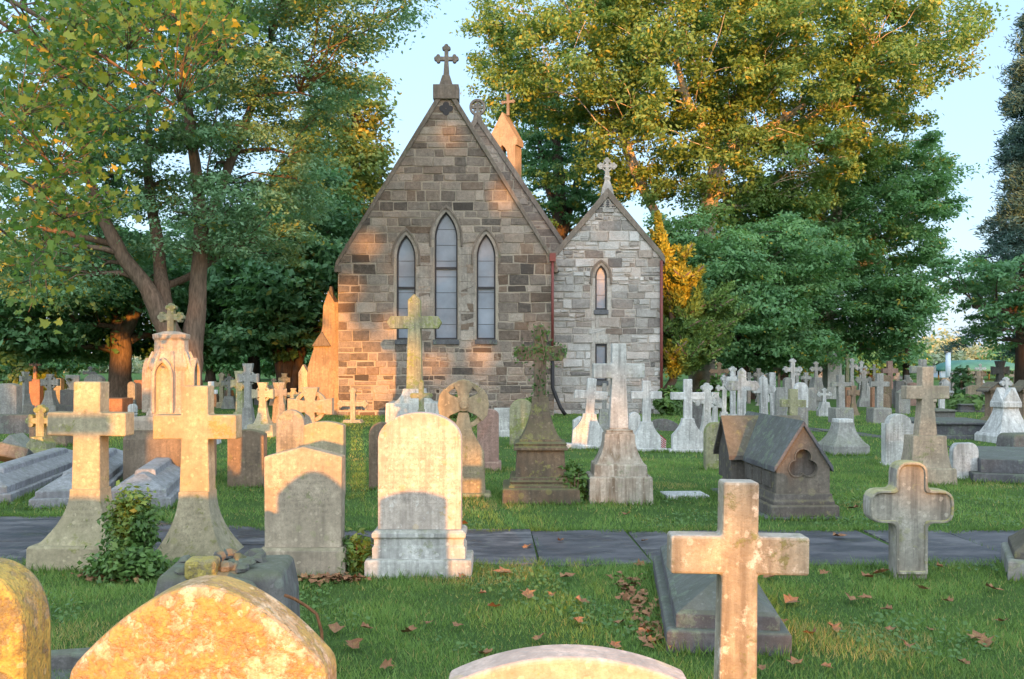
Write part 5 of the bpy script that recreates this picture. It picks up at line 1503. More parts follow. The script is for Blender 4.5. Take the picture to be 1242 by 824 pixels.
def tree(label, base, stems, ells, n, mind, per, rad, leaf, lmat, bark, Y, name='tree', cat='tree', flat=.6, seed=1, group=None, limbs=True, shell=.35, tmpl=LEAF, hue=.25, extra=None, up=.8, droop=0.0, sub=5):
    """stems: lists of (px, py, radius px[, depth offset m]); ells: (px, py, rx px, ry px, depth offset m, depth radius m)"""
    rr = random.Random(seed); s = Y / F
    o = np.array([GX(base, Y), Y, 0.0]); t = thing(name, label, cat, tuple(o), 0, (0, 0), group)
    b = MB(); nodes = []
    for st in stems:
        raw = [(P(q[0], q[1], Y) + np.array([0, q[3] if len(q) > 3 else 0, 0]) - o, q[2] * s) for q in st]
        if raw[0][0][2] < .6: raw[0][0][2] = -.1
        pts, rad_ = [], []
        for (p0, r0), (p1, r1) in zip(raw[:-1], raw[1:]):
            for i in range(4):
                u = i / 4; pts.append(p0 + (p1 - p0) * u + np.array([rr.gauss(0, 1), rr.gauss(0, 1), 0]) * r0 * .08); rad_.append((r0 + (r1 - r0) * u) * rr.uniform(.95, 1.06))
        pts.append(raw[-1][0]); rad_.append(raw[-1][1])
        if pts[0][2] < 0: rad_[0] *= 1.5; rad_[1] *= 1.12
        for k in range(1, len(pts) - 1): pts[k] = (pts[k - 1] + pts[k] * 2 + pts[k + 1]) / 4
        b.tube([tuple(p) for p in pts], rad_, 12)
        nodes += [[p, r] for p, r in zip(pts, rad_) if p[2] > 1.2]
    es = [(P(e[0], e[1], Y) + np.array([0, e[4], 0]) - o, (e[2] * s, e[5], e[3] * s)) for e in ells]
    cl = sample_clumps(es, n, rr, mind, shell)
    if extra: cl += [P(q[0], q[1], Y) + np.array([0, q[2], 0]) - o for q in extra]
    if limbs: grow(b, nodes, cl, rr, .02, droop)
    b.build('trunk', bark, t)
    crown_mesh('crown', cl, per, rad, leaf, lmat, t, flat, tmpl, up, sub, hue)
    return t

LM = dict(
    locust=leaf_mat('feathery_green_leaves', (.095, .205, .125), (.24, .42, .24), (.42, .38, .08), .45),
    dark=leaf_mat('dark_green_leaves', (.060, .165, .085), (.155, .32, .145), (.30, .32, .08), .42),
    plane=leaf_mat('plane_tree_leaves', (.085, .185, .070), (.25, .38, .11), (.40, .37, .07), .46),
    plane_low=leaf_mat('shaded_plane_leaves', (.085, .22, .115), (.22, .42, .18), (.44, .38, .07), .46),
    yellow=leaf_mat('turning_leaves', (.10, .20, .08), (.28, .36, .10), (.50, .40, .07), .46),
    gold=leaf_mat('sunlit_conifer_sprays', (.15, .19, .035), (.46, .40, .05), (.55, .42, .03), .3),  # the low sun's gold is painted into the upper sprays
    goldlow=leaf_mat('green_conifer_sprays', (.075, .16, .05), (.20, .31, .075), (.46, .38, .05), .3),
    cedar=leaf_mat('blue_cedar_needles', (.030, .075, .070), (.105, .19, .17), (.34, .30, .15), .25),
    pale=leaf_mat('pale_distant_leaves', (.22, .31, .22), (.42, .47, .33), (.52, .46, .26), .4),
    near=leaf_mat('near_sycamore_leaves', (.045, .125, .035), (.16, .29, .07), (.50, .38, .06), .5),
    bush=leaf_mat('ivy_leaves', (.035, .095, .028), (.13, .235, .06), (.24, .27, .06), .3, .4),
)
# large many stemmed tree on the left
tree('large many stemmed tree with feathery leaves rising behind the bell shaped monument', 224,
     [[(220, 512, 19.2), (216, 440, 17.0), (205, 395, 12.6, -.2), (185, 350, 9.6, -.4), (158, 312, 8.1, -.6), (138, 268, 6.7, -.8), (124, 215, 5.2, -1), (118, 120, 3.7, -1), (120, 30, 2.2, -1)],
      [(205, 395, 10.4), (196, 345, 8.9), (184, 300, 7.4, .6), (170, 250, 6.7, .9), (158, 190, 5.2, 1.2), (160, 110, 3.7, 1.4), (170, 10, 2.2, 1.6)],
      [(230, 470, 14.8), (231, 410, 12.6, .2), (236, 350, 10.4, .3), (241, 290, 8.9, .2), (240, 215, 6.7), (232, 150, 5.9, -.2), (228, 80, 4.4, -.2), (240, -20, 3.0)],
      [(241, 300, 6.7), (262, 210, 5.9, .8), (282, 140, 5.2, 1.2), (305, 70, 3.7, 1.4), (320, -10, 2.2, 1.5)],
      [(150, 300, 4.4), (110, 290, 3.7, -.5), (62, 281, 2.6, -1.0)],
      [(192, 350, 5.2), (215, 335, 4.4, .8), (250, 300, 3.0, 1.6)]],
     [(60, 190, 110, 130, 0, 4), (190, 90, 150, 130, 0, 4.5), (330, 70, 110, 90, .5, 4), (300, 220, 80, 90, 1, 3.5), (180, 270, 110, 50, 1.5, 3), (60, 330, 90, 40, 0, 3), (430, 20, 85, 38, -1, 2.5), (200, -80, 260, 90, 0, 5)],
     330, .8, 560, .85, .12, LM['locust'], M['bark'], 27, seed=3, flat=.42, hue=.22, up=1.1, sub=8)
tree('dark spreading tree with a sunlit forked trunk far left', 147,
     [[(146, 499, 15), (147, 445, 13), (146, 408, 12), (138, 380, 7, .3), (134, 340, 5, .5)], [(146, 412, 9), (160, 386, 8), (176, 360, 6, -.3), (185, 330, 4)]],
     [(55, 385, 80, 50, 0, 5), (140, 335, 90, 48, 0, 5), (205, 390, 40, 45, 4, 3), (25, 335, 50, 45, 1, 4), (115, 415, 60, 20, 5, 2)],
     210, 1.0, 260, 1.15, .26, LM['dark'], M['bark'], 40, seed=5, flat=.45, hue=.03)
tree('straight trunked dark tree left of the many stemmed one by the church', 309,
     [[(309, 494, 8), (308, 440, 7.5), (307, 380, 6), (303, 300, 4)]],
     [(280, 370, 70, 50, 1, 4), (320, 310, 60, 70, 1, 4), (250, 330, 50, 80, 2, 4)],
     110, 1.1, 250, 1.2, .28, LM['dark'], M['bark_dark'], 46, seed=6, flat=.5, hue=.03)
tree('dark tree of many dark stems close to the left side of the church', 347,
     [[(345, 490, 8), (340, 440, 7), (328, 400, 5, .5), (312, 360, 3.5, 1)], [(348, 490, 9), (350, 440, 8), (352, 390, 6), (350, 320, 4)], [(352, 490, 8), (360, 445, 6), (373, 405, 5), (385, 360, 3)]],
     [(345, 340, 70, 70, 0, 4), (375, 290, 45, 90, 1, 4), (330, 410, 60, 18, 0, 3.5), (380, 400, 25, 22, .5, 3)],
     140, 1.0, 260, 1.1, .26, LM['dark'], M['bark_dark'], 42, seed=7, flat=.4, hue=.06)
tree('tall tree with yellowing top showing left of the church gable', 420,
     [[(420, 492, 10), (421, 400, 9), (424, 280, 7), (430, 160, 4), (434, 100, 2)]],
     [(430, 250, 38, 80, 0, 3.5), (405, 200, 50, 80, 0, 3.5), (434, 130, 24, 44, 0, 2), (380, 270, 55, 80, 1, 3.5)],
     130, 1.0, 270, 1.1, .26, LM['yellow'], M['bark_dark'], 48, seed=8, flat=.6, hue=.5)
# plane trees on the right
PB = M['bark_plane']
tree('huge plane tree with pale limbs and golden lit crown above the small gable', 862,
     [[(852, 486, 15), (853, 400, 14), (854, 330, 12), (859, 260, 10.5), (864, 225, 10), (878, 195, 7, .5), (905, 172, 8, .8), (940, 150, 6, 1), (985, 120, 4, 1.4)],
      [(864, 225, 9), (866, 195, 8, -.4), (850, 165, 6, -.7), (830, 130, 5, -1), (815, 80, 3, -1)],
      [(878, 195, 8), (892, 160, 6), (900, 110, 5, .4), (905, 40, 3, .6)],
      [(853, 330, 7), (800, 260, 5.5, 1), (770, 190, 7, 1.4), (745, 110, 5, 1.6), (720, 30, 3, 1.8)],
      [(905, 172, 6), (950, 160, 5, .3), (1000, 130, 4, .5), (1060, 90, 3, .6)]],
     [(700, 70, 120, 90, 0, 6), (830, 60, 150, 110, 0, 6.5), (960, 80, 140, 110, 0, 6), (1080, 60, 80, 80, 0, 4.5), (780, 170, 110, 70, .5, 5), (930, 200, 120, 60, 0, 5), (850, -60, 280, 70, 0, 6), (615, 60, 55, 75, 2, 3), (1050, 150, 85, 45, 1, 4), (1150, 40, 35, 45, 0, 2.5), (845, 300, 45, 50, -2.5, 1.5)],
     500, 1.1, 480, 1.05, .215, LM['plane'], PB, 50, seed=11, flat=.75, hue=.22)
tree('lower green plane tree spreading over the far graves right of the church', 1010,
     [[(1005, 478, 13), (1003, 420, 11), (1000, 350, 9), (1010, 280, 6), (1030, 200, 4)], [(1000, 370, 7), (960, 300, 5, -1), (930, 240, 3, -1.4)], [(1002, 360, 7), (1050, 310, 5, -.6), (1100, 260, 3, -1)]],
     [(960, 290, 110, 75, 0, 5), (1050, 270, 95, 80, 0, 5), (900, 330, 80, 60, 1, 4), (1010, 370, 110, 55, 0, 5), (1105, 210, 45, 45, 0, 3), (960, 410, 100, 30, 1, 4), (1055, 390, 26, 45, 0, 3)],
     330, 1.2, 520, 1.05, .215, LM['plane_low'], PB, 55, seed=12, flat=.55, hue=.10, up=1.2)
tree('dark fine branched evergreen tree between the two church gables', 678,
     [[(680, 478, 10), (680, 330, 9), (678, 220, 7), (672, 130, 4), (670, 90, 2)], [(680, 300, 5), (700, 220, 4, .5), (715, 150, 2.5, .8)], [(679, 280, 5), (660, 210, 4), (650, 150, 2.5)]],
     [(675, 200, 50, 90, 0, 4), (660, 150, 35, 50, 0, 3), (715, 230, 40, 70, 1, 3)],
     120, 1.0, 190, .9, .24, LM['dark'], M['bark_dark'], 62, seed=13, flat=.35, hue=.05)
tree('bright green leafy tree rising between the gold lit conifer and the pale plane trunk', 905,
     [[(905, 486, 8), (897, 420, 7), (878, 350, 6), (880, 300, 4)]],
     [(855, 395, 55, 42, 1, 3), (905, 380, 65, 55, 0, 3.5), (885, 325, 60, 45, 0, 3), (955, 320, 55, 55, .5, 3), (945, 420, 60, 22, 0, 3), (825, 290, 22, 35, 1, 2)],
     260, .95, 420, .95, .19, LM['plane_low'], M['bark_dark'], 45, seed=14, flat=.55, hue=.04)
tree('thin pale tree rising at the gap right of the lower plane tree', 1096,
     [[(1098, 478, 4), (1100, 420, 3.5), (1108, 370, 3), (1118, 330, 2)]],
     [(1100, 370, 25, 40, 0, 2), (1090, 420, 22, 28, 0, 2)],
     34, .8, 200, .9, .24, LM['plane_low'], M['bark_dark'], 52, seed=15, flat=.6, hue=.1)

# conifer beside the small gable, sun gold painted into its upper sprays
def conifer(label, Y, trunk, spires, mats, name='conifer', seed=2):
    rr = random.Random(seed); s = Y / F; o = np.array([GX(trunk[0][0], Y), Y, 0.0])
    t = thing(name, label, 'tree', tuple(o)); b = MB()
    for ch in [trunk]:
        b.tube([tuple(P(x, y, Y) - o if i else (P(x, y, Y) - o) * np.array([1, 1, 0]) - np.array([0, 0, .1])) for i, (x, y, r) in enumerate(ch)], [r * s for _, _, r in ch], 10)
    for (px0, py0, px1, py1, w, dy, mi) in spires:
        b.tube([tuple(P(px0, py0, Y) + np.array([0, dy, 0]) - o), tuple(P(px1, py1, Y) + np.array([0, dy, 0]) - o)], [.07, .02], 6)
    b.build('trunk', M['bark'], t)
    for mi, m in enumerate(mats):
        pos, ax, sz = [], [], []
        for (px0, py0, px1, py1, w, dy, k) in spires:
            if k != mi: continue
            a, c = P(px0, py0, Y) - o, P(px1, py1, Y) - o
            a[1] += dy; c[1] += dy * .8; L = np.linalg.norm(c - a); nn = int(3400 * max(.4, L) * w * s)
            tt = rng.random(nn); ww = w * s * (1 - tt ** 1.6 * .82)
            tuft = np.floor(tt * L / .16); ph = np.sin(tuft * 12.9898) * 43758.5453; ph = (ph - np.floor(ph)) * 2 * np.pi
            ang = rng.random(nn) * 2 * np.pi
            rr_ = ww * (.45 + .55 * rng.random(nn)) * (1 + .35 * np.sin(ang * 3 + ph))
            d = (c - a) / L; u = np.cross(d, [0, 1, .01]); u /= np.linalg.norm(u); v_ = np.cross(d, u)
            rad = u[None] * np.cos(ang)[:, None] + v_[None] * np.sin(ang)[:, None]
            pos.append(a[None] + (c - a)[None] * tt[:, None] + rad * rr_[:, None] + rng.normal(size=(nn, 3)) * .05)
            ax.append(rad * .9 + d[None] * .9 + rng.normal(size=(nn, 3)) * .35); sz.append(.08 + .10 * rng.random(nn))
        if not pos: continue
        pos, ax, sz = map(np.concatenate, (pos, ax, sz))
        ex = ax / np.linalg.norm(ax, axis=1, keepdims=True); rn = rng.normal(size=ex.shape); ey = np.cross(ex, rn); ey /= np.linalg.norm(ey, axis=1, keepdims=True)
        poly_mesh('crown' if mi == 0 else 'lower_foliage', LEAF, pos, ex, ey, np.cross(ex, ey), sz, rng.random(len(pos)) * .85, m, t)
    return t
_r = random.Random(12)
def sprigs(base):
    o = []
    for (x0, y0, x1, y1, w, d, k) in base:
        w *= .8; o.append((x0, y0, x1, y1, w * .62, d, k))
        for i in range(6):
            u = _r.uniform(.15, .85); sx, sy = x0 + (x1 - x0) * u, y0 + (y1 - y0) * u; sg = _r.choice((-1, 1)); L = w * _r.uniform(1.0, 1.7)
            o.append((sx, sy, sx + sg * L * .75 + (x1 - x0) * .1, sy - L * _r.uniform(.5, 1.1), w * .38, d + _r.gauss(0, .35), k))
    return o
conifer('gold lit conifer with upswept sprays and a crooked trunk at the church corner', 34.5,
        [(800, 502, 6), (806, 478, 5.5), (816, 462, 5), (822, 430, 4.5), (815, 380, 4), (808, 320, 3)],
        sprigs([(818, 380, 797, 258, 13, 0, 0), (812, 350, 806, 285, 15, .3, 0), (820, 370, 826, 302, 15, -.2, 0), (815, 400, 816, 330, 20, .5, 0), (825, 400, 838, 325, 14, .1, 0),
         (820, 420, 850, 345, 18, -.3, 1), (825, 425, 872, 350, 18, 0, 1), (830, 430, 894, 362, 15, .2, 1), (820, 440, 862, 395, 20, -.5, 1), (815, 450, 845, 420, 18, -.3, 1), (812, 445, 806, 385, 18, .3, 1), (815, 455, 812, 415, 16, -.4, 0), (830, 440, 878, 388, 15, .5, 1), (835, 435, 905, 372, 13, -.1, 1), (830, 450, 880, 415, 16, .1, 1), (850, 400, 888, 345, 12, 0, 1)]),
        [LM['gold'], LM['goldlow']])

# blue cedar at the right border
def cedar():
    Y = 38.0; s = Y / F; o = np.array([GX(1246, Y), Y, 0.0]); t = thing('cedar_tree', 'blue grey cedar with drooping layered branches at the right border', 'tree', tuple(o)); b = MB()
    b.tube([(0, 0, -.1), (.05, 0, 4), (.1, 0, 9), (.3, 0, 15), (.4, 0, 18)], [.5, .42, .34, .2, .06], 12)
    tips = []
    rr = random.Random(4)
    for i in range(105):
        z = 2.6 + 15.0 * (i / 119) ** .95; a = rr.uniform(0, 2 * math.pi); L = (3.0 - 2.75 * (z / 18.5)) * rr.uniform(.45, 1.0)
        if z < 7: L *= 1.0 + .35 * (rr.random() < .3)
        p0 = np.array([.1 + .02 * z, 0, z]); d = np.array([math.cos(a), math.sin(a), 0])
        pts = [p0 + d * L * u + np.array([0, 0, .35 * L * u - .62 * L * u * u]) for u in (0, .35, .7, 1.0)]
        b.tube([tuple(p) for p in pts], [.06, .045, .03, .012], 6)
        for u in np.linspace(.25, 1, 9):
            q = p0 + d * L * u + np.array([0, 0, .35 * L * u - .62 * L * u * u])
            for k in range(3):
                side = np.array([-d[1], d[0], 0]) * rr.gauss(0, .32) * (.4 + u)
                tips.append((q + side + np.array([0, 0, -abs(rr.gauss(0, .18))]), d, u))
    b.build('trunk', M['bark_dark'], t)
    T = np.array([q for q, _, _ in tips]); D = np.array([d for _, d, _ in tips]); n = len(T); per = 30
    idx = np.repeat(np.arange(n), per)
    pos = T[idx] + rng.normal(size=(n * per, 3)) * np.array([.14, .14, .10])
    ax = D[idx] * .9 + np.array([0, 0, .25]) + rng.normal(size=pos.shape) * .55
    ex = ax / np.linalg.norm(ax, axis=1, keepdims=True); ey = np.cross(ex, rng.normal(size=ex.shape)); ey /= np.linalg.norm(ey, axis=1, keepdims=True)
    poly_mesh('crown', NEEDLE, pos, ex, ey, np.cross(ex, ey), 1.0 * (.17 + .12 * rng.random(n * per)), np.clip(rng.random(n)[idx] * .6 + .3 * rng.random(n * per), 0, .93), LM['cedar'], t)
cedar()
tree('leafy low boughed tree in front of the cedar, reaching into the right hand gap', 1262,
     [[(1262, 486, 9), (1258, 430, 8), (1245, 390, 6), (1215, 375, 4), (1180, 372, 2.5)], [(1256, 425, 6), (1262, 360, 4), (1240, 320, 3)]],
     [(1192, 378, 24, 16, 0, 2), (1165, 335, 30, 18, 0, 2), (1220, 400, 28, 18, 0, 2.5), (1235, 340, 45, 40, 0, 2.5)],
     44, .6, 190, .6, .17, LM['dark'], M['bark_dark'], 34, seed=17, flat=.5, hue=.08)
# far trees
for i, (px, top, w, Y, mk, lab) in enumerate([
        (-60, 372, 120, 88, 'dark', 'far dark round tree at the left border behind the first dark spreading tree'),
        (35, 400, 90, 92, 'plane_low', 'far green tree under the boughs of the dark spreading tree'),
        (255, 385, 90, 86, 'plane_low', 'far green tree seen between the trunks left of the church'),
        (350, 395, 80, 96, 'plane_low', 'far green tree behind the many dark stems by the church'),
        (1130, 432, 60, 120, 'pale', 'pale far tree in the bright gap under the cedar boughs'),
        (1060, 418, 80, 105, 'plane_low', 'far green tree behind the tall far row of crosses'),
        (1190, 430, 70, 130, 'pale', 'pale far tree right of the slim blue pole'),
        (950, 395, 120, 95, 'dark', 'far dark tree closing the view behind the white crosses'),
        (760, 300, 140, 90, 'dark', 'far dark tree behind the small gable of the church'),
        (1270, 418, 90, 100, 'plane_low', 'far green tree behind the cedar at the right border')]):
    tree(lab, px, [[(px, 440 + 1990 / Y, 5), (px, (440 + top) / 2, 3.5)]], [(px, (top + 452) / 2 + 2, w * .62, (462 - top) / 2, 0, 4.5), (px - w * .3, (top + 470) / 2, w * .35, (450 - top) / 3, 0, 4), (px + w * .32, (top + 475) / 2, w * .33, (450 - top) / 3, 0, 4)],
         60, 1.1, 230, 1.5, .42, LM[mk], M['bark_dark'], Y, seed=30 + i, flat=.6, hue=.08)
# far hedge line that closes the horizon
def treeline():
    xs_ = rng.uniform(-150, 150, 2600); y = 150 + 30 * rng.random(2600); z = rng.random(2600) ** 1.3 * (3.6 + 1.6 * np.sin(xs_ * .11) + 1.0 * np.sin(xs_ * .37))
    cl = np.stack([xs_, y, np.maximum(z, .6)], 1)
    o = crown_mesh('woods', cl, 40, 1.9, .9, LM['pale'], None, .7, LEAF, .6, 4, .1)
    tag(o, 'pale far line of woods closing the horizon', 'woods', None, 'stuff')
treeline()

# near sycamore boughs hanging in from the left, its trunk outside the picture
def near_boughs():
    Y = 9.0; o = np.array([-7.6, 8.2, 0.0]); t = thing('sycamore_tree', 'near sycamore boughs with broad green and gold leaves hanging in at the upper left', 'tree', tuple(o)); b = MB(); rr = random.Random(8)
    b.tube([(0, 0, -.1), (.05, 0, 2.5), (.1, .1, 5), (.2, .2, 9)], [.36, .30, .26, .16], 12)
    nodes = [[np.array([.1, .1, 4.2]), .2], [np.array([.15, .15, 5.6]), .2], [np.array([.2, .2, 7.5]), .16]]
    spots = []
    for px, py, rx, ry, n in ((60, 70, 80, 80, 60), (170, 40, 110, 50, 70), (255, 40, 45, 40, 20), (60, 190, 70, 70, 50), (200, 115, 45, 22, 12), (95, 250, 60, 45, 26), (40, 290, 45, 45, 22), (115, 180, 30, 50, 14), (45, 360, 20, 30, 5), (140, 8, 150, 30, 40)):
        for i in range(n):
            a = rr.uniform(0, 2 * math.pi); k = math.sqrt(rr.random()); yy = Y + rr.uniform(-1.1, 1.3)
            spots.append(P(px + rx * k * math.cos(a), py + ry * k * math.sin(a), yy) - o)
    nodes2 = []
    for (px, py, dy), src in (((70, 60, 0), 2), ((190, 35, .4), 2), ((70, 190, -.3), 1), ((100, 255, .3), 0), ((140, 120, .2), 1), ((255, 50, .6), 2), ((205, 110, -.2), 1), ((45, 300, .1), 0)):
        a = nodes[src][0]; c = P(px, py, Y + dy) - o; k = 9; pts = []; rad = []
        for q in range(k + 1):
            u_ = q / k; w_ = np.array([0, .25 * math.sin(u_ * 5 + px), .5 * math.sin(math.pi * u_) - .1 * u_]); pts.append(a + (c - a) * u_ + w_); rad.append(.05 * (1 - u_) + .007)
            if u_ > .3: nodes2.append([pts[-1], rad[-1]])
        b.tube([tuple(q) for q in pts], rad, 7)
    grow(b, nodes2, spots, rr, .0035, .06, maxlen=1.2)
    b.build('trunk', M['bark'], t)
    C = np.array(spots); per = 11; idx = np.repeat(np.arange(len(C)), per)
    pos = C[idx] + rng.normal(size=(len(idx), 3)) * np.array([.13, .15, .10])
    nrm = np.array([0, -.35, .55]) + rng.normal(size=pos.shape) * .8
    ex, ey, ez = frames(nrm)
    ct = rng.random(len(C)); tint = np.clip(.1 + .4 * ct[idx] + .35 * rng.random(len(idx)), 0, .82); tint[rng.random(len(idx)) < .05 + .12 * (ct[idx] > .7)] = .95
    poly_mesh('crown', STAR, pos, ex, ey, ez, .045 + .075 * rng.random(len(idx)) ** 1.3, tint, LM['near'], t)
near_boughs()

# ------------------------------------------------------------------ shrubs, ivy, leaves on the ground
def shrub(name, label, px, Y, w, h, n, leaf, lm='bush', cat='shrub', z0=0.0, d=None, seed=1, stems=6, tip=.0):
    rr = random.Random(seed); t = thing(name, label, cat, (GX(px, Y), Y, 0)); b = MB(); d = d or w
    for i in range(stems):
        x, y = rr.gauss(0, w * .35), rr.gauss(0, d * .35)
        b.tube([(x * .3, y * .3, -.02), (x * .7, y * .7, h * .45), (x, y, h * .85)], [.014, .01, .004], 5)
    b.build('stems', M['bark'], t)
    k = n // 14; dd = rng.normal(size=(k, 3)); dd /= np.linalg.norm(dd, axis=1, keepdims=True)
    c = dd * np.array([w, d, h / 2]) * (.55 + .45 * rng.random((k, 1))) + np.array([0, 0, z0 + h / 2])
    c[:, :2] *= (1.0 - .25 * np.clip(c[:, 2:3] / h, 0, 1))
    idx = np.repeat(np.arange(k), 14); pos = c[idx] + rng.normal(size=(len(idx), 3)) * .05
    nrm = (pos - np.array([0, 0, z0 + h * .4])) * 1.5 + np.array([0, -.1, .35]) + rng.normal(size=pos.shape) * .4
    ex, ey, ez = frames(nrm); tint = np.clip(.15 + .45 * rng.random(k)[idx] + .3 * rng.random(len(idx)), 0, .93)
    pos[:, 2] = np.maximum(pos[:, 2], .015)
    poly_mesh('foliage', LEAF, pos, ex, ey, ez, leaf * (.6 + .8 * rng.random(len(idx))), tint, LM[lm], t)
    return t
shrub('ivy_bush', 'leafy ivy bush growing between the two tall sandstone crosses', 160, 7.75, .20, .56, 3200, .05, d=.22, z0=.12, seed=2)
shrub('ivy', 'dark ivy creeping over the ground at the foot of the ivy bush', 152, 7.55, .34, .24, 2000, .055, d=.18, seed=3, cat='ivy')
shrub('ivy', 'ivy clump between the gable topped headstone and the tall rounded marble one', 433, 7.75, .13, .30, 900, .06, d=.12, seed=4, cat='ivy')
shrub('ivy', 'ivy tuft growing at the right corner of the ivy grown cross', 697, 11.7, .17, .45, 1100, .07, d=.2, seed=5, cat='ivy')
shrub('plant', 'small green plants growing at the foot of the church wall', 560, 29.6, .55, .7, 900, .16, seed=6, cat='plant')
shrub('plant', 'leafy weed clump by the rain pipe shoe', 640, 29.8, .4, .6, 700, .15, seed=7, cat='plant')
shrub('bush', 'bright green bush at the church corner under the gold lit conifer', 812, 31.0, .55, .9, 1200, .16, seed=8)
shrub('bush', 'low green bush behind the slim pale crosses right of the gold lit conifer', 872, 33, .9, 1.3, 1600, .2, seed=9)
shrub('bush', 'round dark clipped bush among the far tombs under the cedar', 1168, 40, .45, 1.7, 900, .2, 'dark', seed=10)
shrub('planting', 'spreading leafy planting in front of the far sarcophagus', 1170, 34, 1.3, .55, 1400, .2, seed=11, cat='plant')
shrub('bush', 'yellow flowering bush behind the grey ringed crosses far left', 45, 43, 1.6, 1.6, 1600, .22, 'yellow', seed=12)
# ivy on the dark mossy cross
def ivy_on_cross():
    Y = 11.97; s = Y / F; t = thing('climbing_ivy', 'climbing ivy hugging the head and arms of the dark mossy cross', 'ivy', (GX(655, Y), Y, 0)); b = MB()
    b.tube([(.02, -.11, GZ(520, Y)), (-.04, -.11, GZ(470, Y)), (.05, -.11, GZ(430, Y)), (0, -.1, GZ(400, Y))], .008, 5); b.build('stems', M['bark'], t)
    pos = []
    for i in range(420):
        r = rng.random()
        if r < .5: x, z = rng.normal(0, 5.5), rng.uniform(394, 480)
        else: x, z = rng.uniform(-32, 32), rng.normal(428, 6)
        if rng.random() < .35 and r < .5 and z > 440: continue
        pos.append((x * s, -(.088 + abs(rng.normal(0, .022))) if rng.random() < .72 else rng.normal(0, .06), GZ(z, Y)))
    pos = np.array(pos); nrm = pos * np.array([1, 6, 0]) + rng.normal(size=pos.shape) * .3; ex, ey, ez = frames(nrm)
    poly_mesh('foliage', LEAF, pos, ex, ey, ez, .028 + .03 * rng.random(len(pos)), rng.random(len(pos)) * .6, LM['bush'], t)
ivy_on_cross()

def tufts():
    segs = []
    for o in list(SC.objects):
        if o.parent is not None or o.type != 'EMPTY' or o.get('category') not in ('gravestone', 'tomb', 'kerb', 'monument', 'marker', 'platform', 'slab'): continue
        if not 3.5 < o.location.y < 20: continue
        c = Matrix.Translation(o.location) @ Matrix.Rotation(o.rotation_euler.z, 4, 'Z')
        lo = [v.co for ch in o.children if ch.type == 'MESH' for v in ch.data.vertices if v.co.z < .06]
        if not lo: continue
        x0, x1 = min(v.x for v in lo), max(v.x for v in lo); y0, y1 = min(v.y for v in lo), max(v.y for v in lo)
        k = [c @ Vector(q) for q in ((x0, y0, 0), (x1, y0, 0), (x1, y1, 0), (x0, y1, 0))]
        segs += [(k[i], k[(i + 1) % 4]) for i in range(4)]
    A, B = [], []
    for a, b_ in segs:
        n_ = int((b_ - a).length * 260)
        t_ = rng.random(n_)[:, None]; p_ = np.array(a)[None] * (1 - t_) + np.array(b_)[None] * t_
        out_ = np.array([(b_ - a).y, -(b_ - a).x, 0]); out_ = out_ / (np.linalg.norm(out_) + 1e-6)
        A.append(p_ + out_ * np.abs(rng.normal(size=(n_, 1))) * .035); B.append(np.repeat(out_[None], n_, 0))
    p_ = np.concatenate(A); o_ = np.concatenate(B); n_ = len(p_)
    inpath = (p_[:, 1] > PATH_FRONT + .1) & (p_[:, 1] < PATH_BACK - .1)
    p_, o_ = p_[~inpath], o_[~inpath]; n_ = len(p_)
    hh = .03 + .075 * rng.random(n_) ** 1.7; a = rng.random(n_) * 6.28; w_ = .0025 + .0004 * p_[:, 1]
    ex = np.stack([np.cos(a), np.sin(a), np.zeros(n_)], 1) * w_[:, None]
    tip = p_ + (np.array([0, 0, 1.0]) + o_ * .25 + rng.normal(size=(n_, 3)) * np.array([.4, .4, 0])) * hh[:, None]
    v_ = np.stack([p_ - ex, p_ + ex, tip], 1).reshape(-1, 3)
    me = bpy.data.meshes.new('grass_tufts'); me.vertices.add(n_ * 3); me.vertices.foreach_set('co', v_.reshape(-1).astype(np.float32))
    me.loops.add(n_ * 3); me.loops.foreach_set('vertex_index', np.arange(n_ * 3, dtype=np.int32))
    me.polygons.add(n_); me.polygons.foreach_set('loop_start', np.arange(0, n_ * 3, 3, dtype=np.int32)); me.polygons.foreach_set('loop_total', np.full(n_, 3, dtype=np.int32))
    at = me.attributes.new('tint', 'FLOAT', 'FACE'); at.data.foreach_set('value', np.clip(.35 + .25 * rng.normal(size=n_), 0, .95).astype(np.float32))
    me.materials.append(M['grass']); me.update(calc_edges=True)
    o = bpy.data.objects.new('grass_tufts', me); COL.objects.link(o); tag(o, 'longer uncut grass tufts round the feet of the stones', 'grass', None, 'stuff')
tufts()
def clover():
    n = 26000; Y = 3.7 + 9.5 * rng.random(n); X = (rng.random(n) - .5) * 1.25 * Y
    f = np.sin(X * 1.7 + 2 * np.sin(Y * 1.1)) * np.sin(Y * 1.9 + np.sin(X * 1.3) * 2); k = (f > .25) & ((Y < PATH_FRONT - .05) | (Y > PATH_BACK + .15)) & ((X > -2.5) | (Y < PATH_FRONT) | (Y > 11))
    X, Y = X[k], Y[k]; n = len(X); pos = np.column_stack([X, Y, .018 + .03 * rng.random(n)]); ex, ey, ez = frames(np.array([0, -.2, 1.0]) + rng.normal(size=(n, 3)) * .35)
    disc = [(.5 * math.cos(a), .42 * math.sin(a), .03) for a in [i * math.pi / 3 for i in range(6)]]
    o = poly_mesh('clover', disc, pos, ex, ey, ez, .016 + .022 * rng.random(n), np.clip(.3 + .3 * rng.random(n), 0, .8), LM['bush'])
    tag(o, 'patches of clover and broad leaved weeds in the lawn', 'clover', None, 'stuff')
clover()

